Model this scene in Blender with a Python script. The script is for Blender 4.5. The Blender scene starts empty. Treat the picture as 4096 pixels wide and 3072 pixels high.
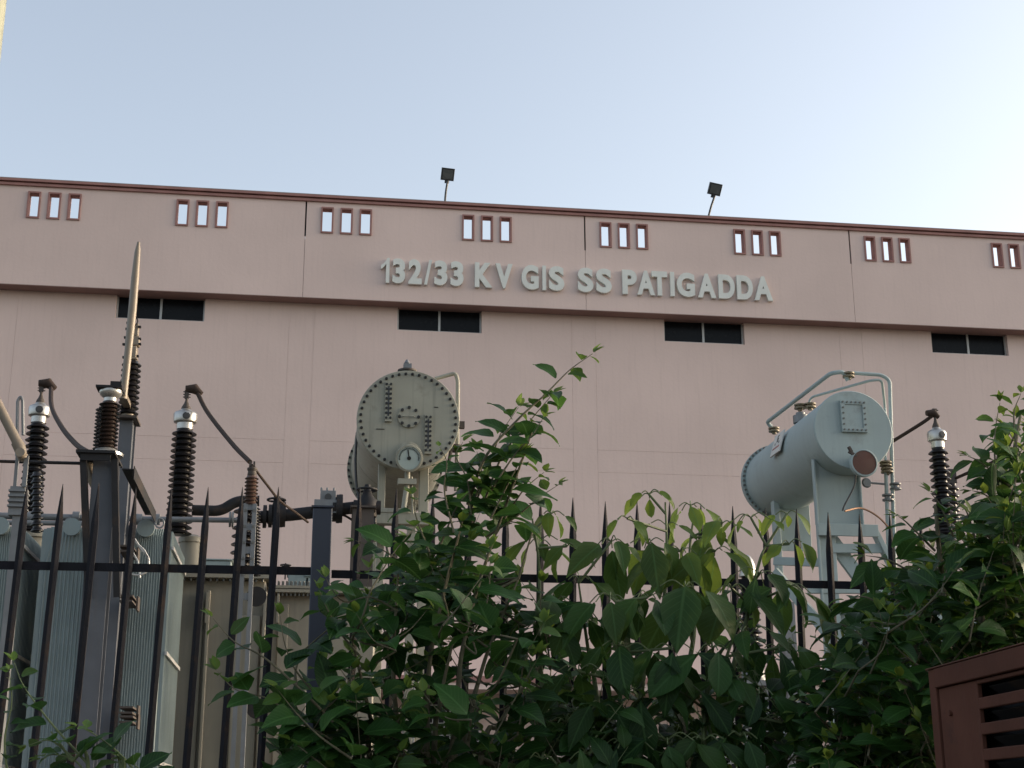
import bpy, bmesh, math, random
from mathutils import Vector, Matrix, Quaternion
sc = bpy.context.scene
C = sc.collection
R = math.radians

# ---------------------------------------------------------------- camera, world, sun, exposure
EYE = 1.55
PITCH, YAW, ROLL, FPX = R(16.595), R(8.096), R(0.15), 5786.8
cam_d = bpy.data.cameras.new("camera"); cam = bpy.data.objects.new("camera", cam_d); C.objects.link(cam)
cam_d.sensor_width = 36.0; cam_d.lens = 36.0 * FPX / 4096; cam_d.clip_start = 0.05; cam_d.clip_end = 2000
FW = Vector((math.sin(YAW) * math.cos(PITCH), math.cos(YAW) * math.cos(PITCH), math.sin(PITCH)))
_r = Vector((math.cos(YAW), -math.sin(YAW), 0)); _u = _r.cross(FW)
RT = _r * math.cos(ROLL) - _u * math.sin(ROLL); UP = _r * math.sin(ROLL) + _u * math.cos(ROLL)
EYEP = Vector((0, 0, EYE))
cam.matrix_world = Matrix.Translation(EYEP) @ Matrix((RT, UP, -FW)).transposed().to_4x4()
sc.camera = cam

SUN_EL, SUN_AZ = R(12), R(84)          # azimuth measured from +Y towards +X
w = bpy.data.worlds.new("World"); sc.world = w; w.use_nodes = True
nt = w.node_tree; nt.nodes.clear()
sky = nt.nodes.new('ShaderNodeTexSky'); sky.sky_type = 'NISHITA'; sky.sun_disc = False
sky.sun_elevation = SUN_EL; sky.sun_rotation = SUN_AZ
sky.altitude = 0; sky.air_density = 1.0; sky.dust_density = 4.0; sky.ozone_density = 1.0
bg = nt.nodes.new('ShaderNodeBackground'); bg.inputs[1].default_value = 0.12
ow = nt.nodes.new('ShaderNodeOutputWorld')
hsv = nt.nodes.new('ShaderNodeHueSaturation'); hsv.inputs['Saturation'].default_value = 0.62; hsv.inputs['Hue'].default_value = 0.502
nt.links.new(sky.outputs[0], hsv.inputs['Color']); nt.links.new(hsv.outputs[0], bg.inputs[0]); nt.links.new(bg.outputs[0], ow.inputs[0])
sd = bpy.data.lights.new("sun", 'SUN'); sd.energy = 0.5; sd.angle = R(0.8); sd.color = (1.0, 0.72, 0.46)
so = bpy.data.objects.new("sun", sd); C.objects.link(so)
sv = Vector((math.sin(SUN_AZ) * math.cos(SUN_EL), math.cos(SUN_AZ) * math.cos(SUN_EL), math.sin(SUN_EL)))
so.rotation_euler = sv.to_track_quat('Z', 'Y').to_euler(); so.location = (0, 0, 40)
sc.view_settings.view_transform = 'Standard'; sc.view_settings.look = 'None'
sc.view_settings.exposure = 1.72; sc.view_settings.gamma = 1.0
sc.cycles.max_bounces = 8; sc.cycles.transparent_max_bounces = 8

# ---------------------------------------------------------------- measuring helpers
K = 4096 / 2212.0
def at(x, y, Y):
    """point on the vertical plane at distance Y that is seen at (x, y) of the 2212-wide photograph"""
    d = FW + RT * ((x * K - 2048) / FPX) - UP * ((y * K - 1536) / FPX)
    return EYEP + d * (Y / d.y)
def onx(x, y, X):
    d = FW + RT * ((x * K - 2048) / FPX) - UP * ((y * K - 1536) / FPX)
    return EYEP + d * (X / d.x)
def mpp(x, y, Y):
    return (at(x, y, Y) - EYEP).dot(FW) / FPX * K      # metres per pixel there

# ---------------------------------------------------------------- materials
def mat(name, col, rough=0.6, metal=0.0, var=0.12, scale=6.0, bump=0.0, bscale=60.0, streak=0.0, col2=None, c2amt=0.5, c2scale=3.0, spec=0.5, streakcol=(0.05, 0.045, 0.04)):
    m = bpy.data.materials.new(name); m.use_nodes = True
    n = m.node_tree.nodes; l = m.node_tree.links; b = n['Principled BSDF']
    b.inputs['Roughness'].default_value = rough; b.inputs['Metallic'].default_value = metal
    b.inputs['Specular IOR Level'].default_value = spec
    tc = n.new('ShaderNodeTexCoord')
    nz = n.new('ShaderNodeTexNoise'); nz.inputs['Scale'].default_value = scale; nz.inputs['Detail'].default_value = 8
    l.new(tc.outputs['Object'], nz.inputs['Vector'])
    mx = n.new('ShaderNodeMix'); mx.data_type = 'RGBA'
    mx.inputs[6].default_value = tuple(c * (1 - var) for c in col) + (1,)
    mx.inputs[7].default_value = tuple(min(1, c * (1 + var)) for c in col) + (1,)
    mr = n.new('ShaderNodeMapRange'); mr.inputs[1].default_value = 0.3; mr.inputs[2].default_value = 0.7
    l.new(nz.outputs[0], mr.inputs[0]); l.new(mr.outputs[0], mx.inputs[0])
    out = mx.outputs[2]
    if col2:
        n2 = n.new('ShaderNodeTexNoise'); n2.inputs['Scale'].default_value = c2scale; n2.inputs['Detail'].default_value = 10; n2.inputs['Roughness'].default_value = 0.7
        l.new(tc.outputs['Object'], n2.inputs['Vector'])
        r2 = n.new('ShaderNodeMapRange'); r2.inputs[1].default_value = 0.66 - 0.3 * c2amt; r2.inputs[2].default_value = 0.78 - 0.2 * c2amt
        l.new(n2.outputs[0], r2.inputs[0])
        m2 = n.new('ShaderNodeMix'); m2.data_type = 'RGBA'; l.new(r2.outputs[0], m2.inputs[0]); l.new(out, m2.inputs[6]); m2.inputs[7].default_value = tuple(col2) + (1,)
        out = m2.outputs[2]
    if streak:
        mp = n.new('ShaderNodeMapping'); mp.inputs['Scale'].default_value = (9, 9, 0.5); l.new(tc.outputs['Object'], mp.inputs[0])
        n3 = n.new('ShaderNodeTexNoise'); n3.inputs['Scale'].default_value = 2.2; n3.inputs['Detail'].default_value = 6; l.new(mp.outputs[0], n3.inputs['Vector'])
        r3 = n.new('ShaderNodeMapRange'); r3.inputs[1].default_value = 0.52; r3.inputs[2].default_value = 0.8; r3.inputs[4].default_value = streak
        l.new(n3.outputs[0], r3.inputs[0])
        m3 = n.new('ShaderNodeMix'); m3.data_type = 'RGBA'; l.new(r3.outputs[0], m3.inputs[0]); l.new(out, m3.inputs[6]); m3.inputs[7].default_value = tuple(streakcol) + (1,)
        out = m3.outputs[2]
    l.new(out, b.inputs['Base Color'])
    rr = n.new('ShaderNodeMapRange'); rr.inputs[3].default_value = max(0.05, rough - 0.12); rr.inputs[4].default_value = min(1, rough + 0.12)
    l.new(nz.outputs[0], rr.inputs[0]); l.new(rr.outputs[0], b.inputs['Roughness'])
    if bump:
        nb = n.new('ShaderNodeTexNoise'); nb.inputs['Scale'].default_value = bscale; nb.inputs['Detail'].default_value = 6; l.new(tc.outputs['Object'], nb.inputs['Vector'])
        bp = n.new('ShaderNodeBump'); bp.inputs['Strength'].default_value = bump; bp.inputs['Distance'].default_value = 0.01
        l.new(nb.outputs[0], bp.inputs['Height']); l.new(bp.outputs[0], b.inputs['Normal'])
    return m

M = {}
M['plaster'] = mat('pink_plaster', (0.695, 0.545, 0.492), 0.9, var=0.06, scale=0.45, bump=0.25, bscale=14, streak=0.13, streakcol=(0.40, 0.30, 0.27), spec=0.2)
M['soffit'] = mat('shade_toned_soffit_plaster', (0.26, 0.17, 0.15), 0.9, var=0.1, scale=1.5, spec=0.2)  # plaster colour darkened to carry the shade under the parapet overhang
M['maroon'] = mat('maroon_paint', (0.33, 0.175, 0.155), 0.8, var=0.12, scale=3, bump=0.1, spec=0.25)
M['concrete'] = mat('grey_concrete', (0.28, 0.27, 0.26), 0.9, var=0.15, scale=2, bump=0.3)
M['ground'] = mat('gravel_ground', (0.07, 0.065, 0.055), 0.95, var=0.3, scale=1.5, bump=0.6, bscale=25)
M['letter'] = mat('letter_grey_white', (0.70, 0.71, 0.66), 0.6, var=0.06, scale=4, streak=0.15, streakcol=(0.3, 0.3, 0.27))
M['alu'] = mat('aluminium_frame', (0.42, 0.42, 0.41), 0.45, 0.4, var=0.1)
M['glass'] = mat('dark_tinted_glass', (0.008, 0.009, 0.011), 0.25, var=0.1, spec=0.12)
M['dark_room'] = mat('dark_interior', (0.02, 0.02, 0.022), 0.9)
M['lamp_black'] = mat('lamp_black_paint', (0.035, 0.037, 0.04), 0.5, var=0.1)
M['lamp_glass'] = mat('lamp_glass', (0.10, 0.11, 0.11), 0.25, var=0.1)
M['pole_olive'] = mat('pole_grey_olive', (0.24, 0.25, 0.19), 0.6, 0.2, var=0.12, streak=0.2)
M['tank_grey'] = mat('tank_olive_grey', (0.22, 0.20, 0.155), 0.5, var=0.09, scale=3, streak=0.35, streakcol=(0.09, 0.085, 0.07), bump=0.06, bscale=20)
M['cons_grey'] = mat('conservator_grey_green', (0.285, 0.28, 0.225), 0.6, var=0.09, scale=3, col2=(0.19, 0.178, 0.14), c2amt=0.3, c2scale=2.5, streak=0.55, streakcol=(0.12, 0.12, 0.10), bump=0.06, bscale=14)
M['cons_blue'] = mat('conservator_blue_grey', (0.29, 0.355, 0.355), 0.55, var=0.08, scale=2, col2=(0.23, 0.27, 0.26), c2amt=0.3, c2scale=2.0, streak=0.3, streakcol=(0.2, 0.24, 0.24), bump=0.05, bscale=14)
M['rad'] = mat('radiator_blue_grey', (0.20, 0.25, 0.255), 0.5, 0.1, var=0.1, scale=3, streak=0.3, streakcol=(0.09, 0.11, 0.11))
M['bolt'] = mat('bolt_black', (0.02, 0.02, 0.02), 0.5, 0.3)
M['bolt_grey'] = mat('bolt_grey', (0.13, 0.13, 0.12), 0.5, 0.5)
M['cream'] = mat('cream_paint', (0.20, 0.165, 0.125), 0.45, 0.1, var=0.12, scale=8, streak=0.3, streakcol=(0.16, 0.10, 0.06))
M['galv'] = mat('galvanised_steel', (0.165, 0.175, 0.185), 0.5, 0.3, var=0.14, scale=9, streak=0.25, streakcol=(0.12, 0.09, 0.07))
M['blue_steel'] = mat('blue_grey_steel', (0.085, 0.093, 0.108), 0.6, 0.0, spec=0.3, var=0.12, scale=6, streak=0.3, streakcol=(0.10, 0.07, 0.05))
M['steel_dark'] = mat('dark_weathered_steel', (0.016, 0.016, 0.018), 0.6, 0.0, spec=0.25, var=0.2, scale=8, col2=(0.045, 0.03, 0.022), c2amt=0.4)
M['brown_steel'] = mat('brown_rusty_steel', (0.062, 0.050, 0.043), 0.7, 0.1, var=0.2, scale=6, col2=(0.06, 0.045, 0.04), c2amt=0.5, streak=0.3)
M['porc_brown'] = mat('brown_porcelain', (0.026, 0.017, 0.014), 0.28, spec=0.4, var=0.15, scale=5)
M['porc_black'] = mat('black_porcelain', (0.010, 0.009, 0.010), 0.32, spec=0.35, var=0.15, scale=5)
M['porc_rust'] = mat('reddish_porcelain', (0.075, 0.042, 0.03), 0.35, var=0.15, scale=5)
M['bright'] = mat('bright_aluminium_cap', (0.42, 0.41, 0.39), 0.3, 0.65, var=0.08)
M['cable'] = mat('brown_cable', (0.038, 0.026, 0.021), 0.7, spec=0.2, var=0.15, scale=20)
M['cable_black'] = mat('black_cable', (0.02, 0.02, 0.02), 0.5)
M['cable_copper'] = mat('copper_cable', (0.28, 0.15, 0.085), 0.45, 0.3)  # paler copper colour, used for one control cable
M['fence'] = mat('fence_black_paint', (0.012, 0.012, 0.016), 0.7, 0.0, var=0.2, scale=20, col2=(0.035, 0.022, 0.016), c2amt=0.4, c2scale=9, spec=0.15, bump=0.2, bscale=80)
M['fence_blue'] = mat('fence_post_blue_black', (0.018, 0.023, 0.040), 0.5, 0.0, var=0.15, scale=6, col2=(0.07, 0.04, 0.03), c2amt=0.25)
M['rust_red'] = mat('rust_red_paint', (0.092, 0.038, 0.026), 0.8, spec=0.15, var=0.2, scale=4, bump=0.15, bscale=30, col2=(0.06, 0.03, 0.025), c2amt=0.25, c2scale=6, streak=0.3, streakcol=(0.09, 0.03, 0.02))
M['white_plate'] = mat('white_plate', (0.55, 0.55, 0.52), 0.5, var=0.06)
M['dial'] = mat('dial_face', (0.38, 0.45, 0.42), 0.4, var=0.05)
M['red_mark'] = mat('red_marks', (0.30, 0.06, 0.05), 0.6)
M['rusty_disc'] = mat('rusty_brown_disc', (0.10, 0.045, 0.032), 0.65, 0.1, var=0.15, scale=6, col2=(0.09, 0.03, 0.02), c2amt=0.4)
M['brass'] = mat('brass_fitting', (0.17, 0.14, 0.09), 0.55, 0.2)
M['bark'] = mat('twig_bark', (0.11, 0.10, 0.06), 0.8, var=0.25, scale=25, bump=0.3)
M['bark_green'] = mat('green_stem', (0.10, 0.13, 0.05), 0.6, var=0.2, scale=25)

def leaf_mat(name, dark, light, young, rough=0.48, trans=0.38):
    m = bpy.data.materials.new(name); m.use_nodes = True
    n = m.node_tree.nodes; l = m.node_tree.links; b = n['Principled BSDF']; out = n['Material Output']
    geo = n.new('ShaderNodeNewGeometry')
    mx = n.new('ShaderNodeMix'); mx.data_type = 'RGBA'; mx.inputs[6].default_value = dark + (1,); mx.inputs[7].default_value = light + (1,)
    l.new(geo.outputs['Random Per Island'], mx.inputs[0])
    at_ = n.new('ShaderNodeAttribute'); at_.attribute_name = 'young'
    m2 = n.new('ShaderNodeMix'); m2.data_type = 'RGBA'; l.new(at_.outputs['Fac'], m2.inputs[0]); l.new(mx.outputs[2], m2.inputs[6]); m2.inputs[7].default_value = young + (1,)
    # midrib and side veins from the leaf's own coordinates
    uv = n.new('ShaderNodeUVMap'); uv.uv_map = 'UVMap'
    sp = n.new('ShaderNodeSeparateXYZ'); l.new(uv.outputs[0], sp.inputs[0])
    ab = n.new('ShaderNodeMath'); ab.operation = 'ABSOLUTE'; l.new(sp.outputs[0], ab.inputs[0])
    mr = n.new('ShaderNodeMapRange'); mr.inputs[1].default_value = 0.03; mr.inputs[2].default_value = 0.10; mr.inputs[3].default_value = 1; mr.inputs[4].default_value = 0
    l.new(ab.outputs[0], mr.inputs[0])
    a1 = n.new('ShaderNodeMath'); a1.operation = 'MULTIPLY_ADD'; a1.inputs[1].default_value = -0.35; l.new(ab.outputs[0], a1.inputs[0]); l.new(sp.outputs[1], a1.inputs[2])
    a2 = n.new('ShaderNodeMath'); a2.operation = 'MULTIPLY'; a2.inputs[1].default_value = 56; l.new(a1.outputs[0], a2.inputs[0])
    a3 = n.new('ShaderNodeMath'); a3.operation = 'SINE'; l.new(a2.outputs[0], a3.inputs[0])
    r4 = n.new('ShaderNodeMapRange'); r4.inputs[1].default_value = 0.82; r4.inputs[2].default_value = 1.0; r4.inputs[4].default_value = 0.5; l.new(a3.outputs[0], r4.inputs[0])
    a5 = n.new('ShaderNodeMath'); a5.operation = 'MAXIMUM'; l.new(mr.outputs[0], a5.inputs[0]); l.new(r4.outputs[0], a5.inputs[1])
    a6 = n.new('ShaderNodeMath'); a6.operation = 'MULTIPLY'; a6.inputs[1].default_value = 0.5; l.new(a5.outputs[0], a6.inputs[0])
    m3 = n.new('ShaderNodeMix'); m3.data_type = 'RGBA'; l.new(a6.outputs[0], m3.inputs[0]); l.new(m2.outputs[2], m3.inputs[6]); m3.inputs[7].default_value = tuple(min(1, c * 1.7 + 0.02) for c in light) + (1,)
    l.new(m3.outputs[2], b.inputs['Base Color']); b.inputs['Roughness'].default_value = rough; b.inputs['Specular IOR Level'].default_value = 0.22
    bp = n.new('ShaderNodeBump'); bp.inputs['Strength'].default_value = 0.25; bp.inputs['Distance'].default_value = 0.004; l.new(a5.outputs[0], bp.inputs['Height']); l.new(bp.outputs[0], b.inputs['Normal'])
    tr = n.new('ShaderNodeBsdfTranslucent')
    hs = n.new('ShaderNodeHueSaturation'); hs.inputs['Hue'].default_value = 0.475; hs.inputs['Value'].default_value = 1.7; l.new(m3.outputs[2], hs.inputs['Color']); l.new(hs.outputs[0], tr.inputs[0])
    ms = n.new('ShaderNodeMixShader'); ms.inputs[0].default_value = trans
    l.new(b.outputs[0], ms.inputs[1]); l.new(tr.outputs[0], ms.inputs[2]); l.new(ms.outputs[0], out.inputs[0])
    return m
M['leafA'] = leaf_mat('shrub_leaf', (0.011, 0.036, 0.010), (0.028, 0.088, 0.016), (0.11, 0.18, 0.03))
M['leafB'] = leaf_mat('broad_leaf', (0.012, 0.037, 0.011), (0.032, 0.084, 0.018), (0.10, 0.160, 0.025))
M['leafC'] = leaf_mat('tree_leaf', (0.010, 0.032, 0.009), (0.027, 0.084, 0.014), (0.11, 0.17, 0.025))

# ---------------------------------------------------------------- mesh helpers
class MB:
    def __init__(s): s.bm = bmesh.new()
    def box(s, a, b, mtx=None):
        x0, y0, z0 = a; x1, y1, z1 = b
        vs = [Vector(p) for p in ((x0,y0,z0),(x1,y0,z0),(x1,y1,z0),(x0,y1,z0),(x0,y0,z1),(x1,y0,z1),(x1,y1,z1),(x0,y1,z1))]
        if mtx: vs = [mtx @ v for v in vs]
        v = [s.bm.verts.new(p) for p in vs]
        for f in ((0,3,2,1),(4,5,6,7),(0,1,5,4),(1,2,6,5),(2,3,7,6),(3,0,4,7)): s.bm.faces.new([v[i] for i in f])
        return s
    def bar(s, p, q, wx, wy, up=Vector((0, 0, 1))):
        p = Vector(p); q = Vector(q); d = (q - p); L = d.length; d.normalize()
        if abs(d.dot(up)) > 0.99: up = Vector((0, 1, 0))
        sx = d.cross(up).normalized(); sy = sx.cross(d)
        m = Matrix((sx, sy, d)).transposed().to_4x4(); m.translation = p
        return s.box((-wx/2, -wy/2, 0), (wx/2, wy/2, L), m)
    def tube(s, pts, r, n=10, caps=True):
        pts = [Vector(p) for p in pts]; rs = r if isinstance(r, (list, tuple)) else [r] * len(pts)
        rings = []; prev = None
        for i, p in enumerate(pts):
            d = (pts[min(i+1, len(pts)-1)] - pts[max(i-1, 0)]).normalized()
            ref = prev if prev is not None else (Vector((0,0,1)) if abs(d.z) < 0.9 else Vector((1,0,0)))
            a = (ref - d * ref.dot(d)).normalized(); b = d.cross(a); prev = a
            rings.append([s.bm.verts.new(p + (a * math.cos(2*math.pi*k/n) + b * math.sin(2*math.pi*k/n)) * rs[i]) for k in range(n)])
        for i in range(len(rings)-1):
            for k in range(n):
                f = s.bm.faces.new((rings[i][k], rings[i][(k+1) % n], rings[i+1][(k+1) % n], rings[i+1][k])); f.smooth = True
        if caps:
            s.bm.faces.new(rings[0][::-1]); s.bm.faces.new(rings[-1])
        return s
    def lathe(s, base, axis, prof, n=24, smooth=True):
        base = Vector(base); d = Vector(axis).normalized()
        ref = Vector((0,0,1)) if abs(d.z) < 0.9 else Vector((1,0,0))
        a = (ref - d * ref.dot(d)).normalized(); b = d.cross(a); rings = []
        for (r, h) in prof:
            rings.append([s.bm.verts.new(base + d * h + (a * math.cos(2*math.pi*k/n) + b * math.sin(2*math.pi*k/n)) * max(r, 1e-4)) for k in range(n)])
        for i in range(len(rings)-1):
            for k in range(n):
                f = s.bm.faces.new((rings[i][k], rings[i][(k+1) % n], rings[i+1][(k+1) % n], rings[i+1][k])); f.smooth = smooth
        s.bm.faces.new(rings[0][::-1]); s.bm.faces.new(rings[-1])
        return s
    def cyl(s, p, q, r, n=20):
        p = Vector(p); q = Vector(q); return s.lathe(p, q - p, [(r, 0), (r, (q-p).length)], n, True)
    def build(s, name, m, parent=None, bevel=0.0, smooth_angle=None):
        me = bpy.data.meshes.new(name); s.bm.normal_update(); bmesh.ops.recalc_face_normals(s.bm, faces=s.bm.faces[:]); s.bm.to_mesh(me); s.bm.free()
        if m: me.materials.append(m)
        o = bpy.data.objects.new(name, me); C.objects.link(o)
        if parent is not None: o.parent = parent; o.matrix_parent_inverse = parent.matrix_world.inverted()
        me.set_sharp_from_angle(angle=R(40))
        if bevel:
            bv = o.modifiers.new('bevel', 'BEVEL'); bv.width = bevel; bv.segments = 2; bv.limit_method = 'ANGLE'
        return o
def tag(o, label, cat, group=None, kind=None):
    if label: o['label'] = label
    if cat: o['category'] = cat
    if group: o['group'] = group
    if kind: o['kind'] = kind
    return o
def thing(name, loc, label, cat, group=None):
    o = bpy.data.objects.new(name, None); C.objects.link(o); o.location = loc; o.empty_display_size = 0.3
    o.matrix_world = Matrix.Translation(Vector(loc))
    return tag(o, label, cat, group)
def lab(o, t): o['label'] = t; return o

def many(name, mesh, m, spots, parent):
    '''small equal parts: spots are matrices or points'''
    me = bpy.data.meshes.new(name); mesh.bm.normal_update(); bmesh.ops.recalc_face_normals(mesh.bm, faces=mesh.bm.faces[:]); mesh.bm.to_mesh(me); mesh.bm.free(); me.materials.append(m)
    me.set_sharp_from_angle(angle=R(40))
    for p in spots:
        o = bpy.data.objects.new(name, me); C.objects.link(o); o.parent = parent
        o.matrix_parent_inverse = parent.matrix_world.inverted()
        o.location = Vector(p)

def curve(pts, n=10):
    """Catmull-Rom through pts"""
    P = [Vector(p) for p in pts]; P = [2*P[0]-P[1]] + P + [2*P[-1]-P[-2]]; out = []
    for i in range(1, len(P)-2):
        for k in range(n):
            t = k / n; a, b, c, d = P[i-1:i+3]
            out.append(0.5*((2*b)+(-a+c)*t+(2*a-5*b+4*c-d)*t*t+(-a+3*b-3*c+d)*t**3))
    return out + [P[-2]]
def rounded(pts, r, n=5):
    P = [Vector(p) for p in pts]; out = [P[0]]
    for i in range(1, len(P)-1):
        a = (P[i-1]-P[i]); b = (P[i+1]-P[i]); k = min(r, a.length*0.45, b.length*0.45); a.normalize(); b.normalize()
        s0 = P[i]+a*k; s1 = P[i]+b*k
        for j in range(n+1):
            t = j/n; out.append((1-t)**2*s0+2*t*(1-t)*P[i]+t*t*s1)
    return out + [P[-1]]

# ================================================================ SETTING
g = MB(); g.box((-400, -300, -0.4), (400, 700, 0)); tag(g.build('ground', M['ground']), 'dusty gravel ground of the switchyard', 'ground', kind='structure')

# ================================================================ BUILDING
D = 30.0
zroof = at(1106, 447, D).z; zbeam = at(1106, 662, D).z
X0 = at(117, 441, D).x; DX = 3.1466
XL, XR = X0 - 4.6 * DX, X0 + 9.2 * DX
joints = [X0 + DX * (1.67 + 2 * k) for k in (-3, -2, -1, 0, 1, 2, 3)]
joints = [at(658, 535, D).x + 6.285 * k for k in (0, 1, 2, 3)]
wjoints = [joints[0] - 12.57, joints[0] - 6.285] + joints
bld = thing('substation_building', (0, D, 0), 'long pink plastered hall with maroon parapet cap and high dark windows', 'building')
WF = D + 0.37       # face of the lower wall
PT = 0.20           # parapet thickness
# parapet with real slots
sw, sh = 0.215, 0.56
zs = at(441*1.0, 462, D).z
slots = []
for i in range(-3, 9):
    for k in (-1, 0, 1): slots.append(X0 + i * DX + k * 0.425)
slots = [s for s in slots if XL + 0.5 < s < XR - 0.5]
pm = MB()
z1, z0 = zs + sh/2, zs - sh/2
CT = zroof - 0.135   # underside of the cornice
def xsplit(a, b, za, zb, gap=0.008, cut=True):
    """parapet strip split at the joints"""
    xs = [a] + [j for j in joints if a < j < b] + [b]
    for p, q in zip(xs[:-1], xs[1:]):
        pm.box((p + (gap if p != a else 0), D, za), (q - (gap if q != b else 0), D + PT, zb))
zc = z0 - 0.12
xsplit(XL, XR, z1, CT, 0.018)
xsplit(XL, XR, zc, z0, 0.018)
xsplit(XL, XR, zbeam, zc, 0.004)
edges = [XL] + sum([[s - sw/2, s + sw/2] for s in slots], []) + [XR]
for p, q in zip(edges[0::2], edges[1::2]): 
    js = [j for j in joints if p < j < q]
    xs = [p] + js + [q]
    for a, b in zip(xs[:-1], xs[1:]): pm.box((a + (0.018 if a in js else 0), D, z0), (b - (0.018 if b in js else 0), D + PT, z1))
pm.build('parapet', M['plaster'], bld)
js_ = MB()
for j in joints: js_ = MB(); js_.box((j - .017, D + .05, zc), (j + .017, D + .07, CT - .002)); js_.build('joint_filler', M['dark_room'], bld)
fb = MB(); fb.box((XL, D + PT + 0.002, zbeam + 0.15), (XR, D + PT + 0.04, z0 - 0.10)); 
fb.build('parapet_backing', M['plaster'], bld)
cm = MB()
cm.box((XL, D - 0.05, CT), (XR, D + PT + 0.05, CT + 0.055)); cm.box((XL, D - 0.015, CT + 0.055), (XR, D + PT + 0.015, CT + 0.085)); cm.box((XL, D - 0.085, CT + 0.085), (XR, D + PT + 0.08, CT + 0.14))
cm.build('cornice', M['maroon'], bld)
cc = MB(); cc.box((XL, D - 0.07, CT + 0.14), (XR, D + PT + 0.07, CT + 0.16)); cc.build('coping', M['concrete'], bld)
for s in slots:
    if s > at(2300, 560, D).x or s < at(-120, 430, D).x: continue
    f = MB(); t = 0.029; o_ = 0.030; e = 0.006
    f.box((s - sw/2 - t, D - o_, z0 - t), (s - sw/2 + e, D + PT - .01, z1 + t)); f.box((s + sw/2 - e, D - o_, z0 - t), (s + sw/2 + t, D + PT - .01, z1 + t))
    f.box((s - sw/2 + e, D - o_, z1 - e), (s + sw/2 - e, D + PT - .01, z1 + t)); f.box((s - sw/2 + e, D - o_, z0 - t), (s + sw/2 - e, D + PT - .01, z0 + e))
    f.build('slot_frame', M['maroon'], bld)
# soffit slab under the parapet, flat roof slab
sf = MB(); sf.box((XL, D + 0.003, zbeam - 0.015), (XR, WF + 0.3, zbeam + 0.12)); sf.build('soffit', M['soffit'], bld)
rf = MB(); rf.box((XL, D + PT + 0.05, zbeam + 0.122), (XR, D + 20, zbeam + 0.5)); rf.build('roof', M['concrete'], bld)
# wall with window openings and recessed panel joints
wins = []
for k in range(-1, 5):
    x = at(347, 690, WF).x + 6.285 * k if k != 0 else at(347, 690, WF).x
    wins.append(x)
wxs = [at(347, 665, WF).x, at(950, 690, WF).x, at(1521.5, 716, WF).x, at(2095, 742, WF).x]
step = (wxs[3] - wxs[0]) / 3
wxs = [wxs[0] - 2*step, wxs[0] - step] + wxs + [wxs[3] + step]
ww, wzb = 0.94, at(950, 716, WF).z
wall = MB()
back = 0.008
ys = WF
def panels(x0, x1, zz0, zz1, gg=0.0022):
    wall.box((x0 + gg, ys, zz0 + gg), (x1 - gg, ys + back, zz1 - gg))
zg1, zg2 = at(820, 957, WF).z, at(820, 1006, WF).z
colhw = 0.27
jx = wjoints
bays = []
prev = XL
for j in jx + [None]:
    a = prev; b = (j - colhw) if j is not None else XR
    # upper panel (with window), beam, lower panels
    wz = [x for x in wxs if a < x - ww and x + ww < b]
    if wz:
        x = wz[0]
        panels(a, b, zg1, wzb); wall.box((a + .0022, ys, wzb - .0022), (x - ww, ys + back, zbeam)); wall.box((x + ww, ys, wzb - .0022), (b - .0022, ys + back, zbeam))
    else: panels(a, b, zg1, zbeam)
    panels(a, b, zg2, zg1, .0022); panels(a, b, 3.6, zg2, .0022); 
    if j is not None:
        panels(j - colhw, j + colhw, 0.0, zbeam, .0022); prev = j + colhw
# core behind the panels, split round windows
core = [XL] + sum([[x - ww, x + ww] for x in wxs], []) + [XR]
wall.box((XL, ys + back, 0), (XR, ys + 0.3, wzb))
for p, q in zip(core[0::2], core[1::2]): wall.box((p, ys + back, wzb), (q, ys + 0.3, zbeam))
wall.build('wall', M['plaster'], bld)
for x in wxs[1:6]:
    fz0 = wzb + 0.004; zt = zbeam - 0.004; fy = ys + 0.10
    f = MB(); t = 0.035
    f.box((x - ww, fy, fz0), (x - ww + t, fy + .06, zt)); f.box((x + ww - t, fy, fz0), (x + ww, fy + .06, zt))
    f.box((x - ww + t, fy, fz0), (x + ww - t, fy + .06, fz0 + t)); f.box((x - t*0.7, fy, fz0 + t), (x + t*0.7, fy + .06, zt))
    sill = f.build('window', M['alu'], bld)
    p = MB(); p.box((x - ww + t, fy + .035, fz0 + t), (x - t*.7, fy + .045, zt)); p.box((x + t*.7, fy + .028, fz0 + t), (x + ww - t, fy + .038, zt)); p.build('pane', M['glass'], sill)
    dk = MB(); dk.box((x - ww, fy + .062, fz0), (x + ww, fy + 0.2, zt)); dk.build('reveal_back', M['dark_room'], sill)
rb = MB(); rb.box((XL, ys + .31, 0), (XR, D + 20, zbeam + .1)); rb.build('hall_body', M['plaster'], bld)
# ground floor canopy and lower windows
zcn = at(1100, 1463, D - 1.0).z
cn = MB(); cn.box((XL, D - 1.0, zcn - 0.24), (XR, ys - .002, zcn)); cn.build('canopy', M['plaster'], bld)
ct = MB(); ct.box((XL, D - 1.04, zcn - 0.10), (XR, D - 1.002, zcn + .02)); ct.build('canopy_fascia', M['maroon'], bld)
for xa, xb in ((872, 1035), (1220, 1330), (1560, 1690)):
    a = at(xa, 1500, ys - 0.05); b = at(xb, 1500, ys - 0.05)
    f = MB(); f.box((a.x, ys - .03, a.z - 1.9), (b.x, ys - .004, a.z + 0.0)); win = f.build('window', M['dark_room'], bld)
    gr = MB(); n = int((b.x - a.x) / 0.12)
    for i in range(n + 1): 
        x = a.x + (b.x - a.x) * i / n; gr.box((x - .008, ys - .06, a.z - 1.9), (x + .008, ys - .045, a.z))
    for i in range(16): gr.box((a.x, ys - .072, a.z - 1.9 + i * .12), (b.x, ys - .061, a.z - 1.885 + i * .12))
    gr.build('window_grille', M['alu'], win)
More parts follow.
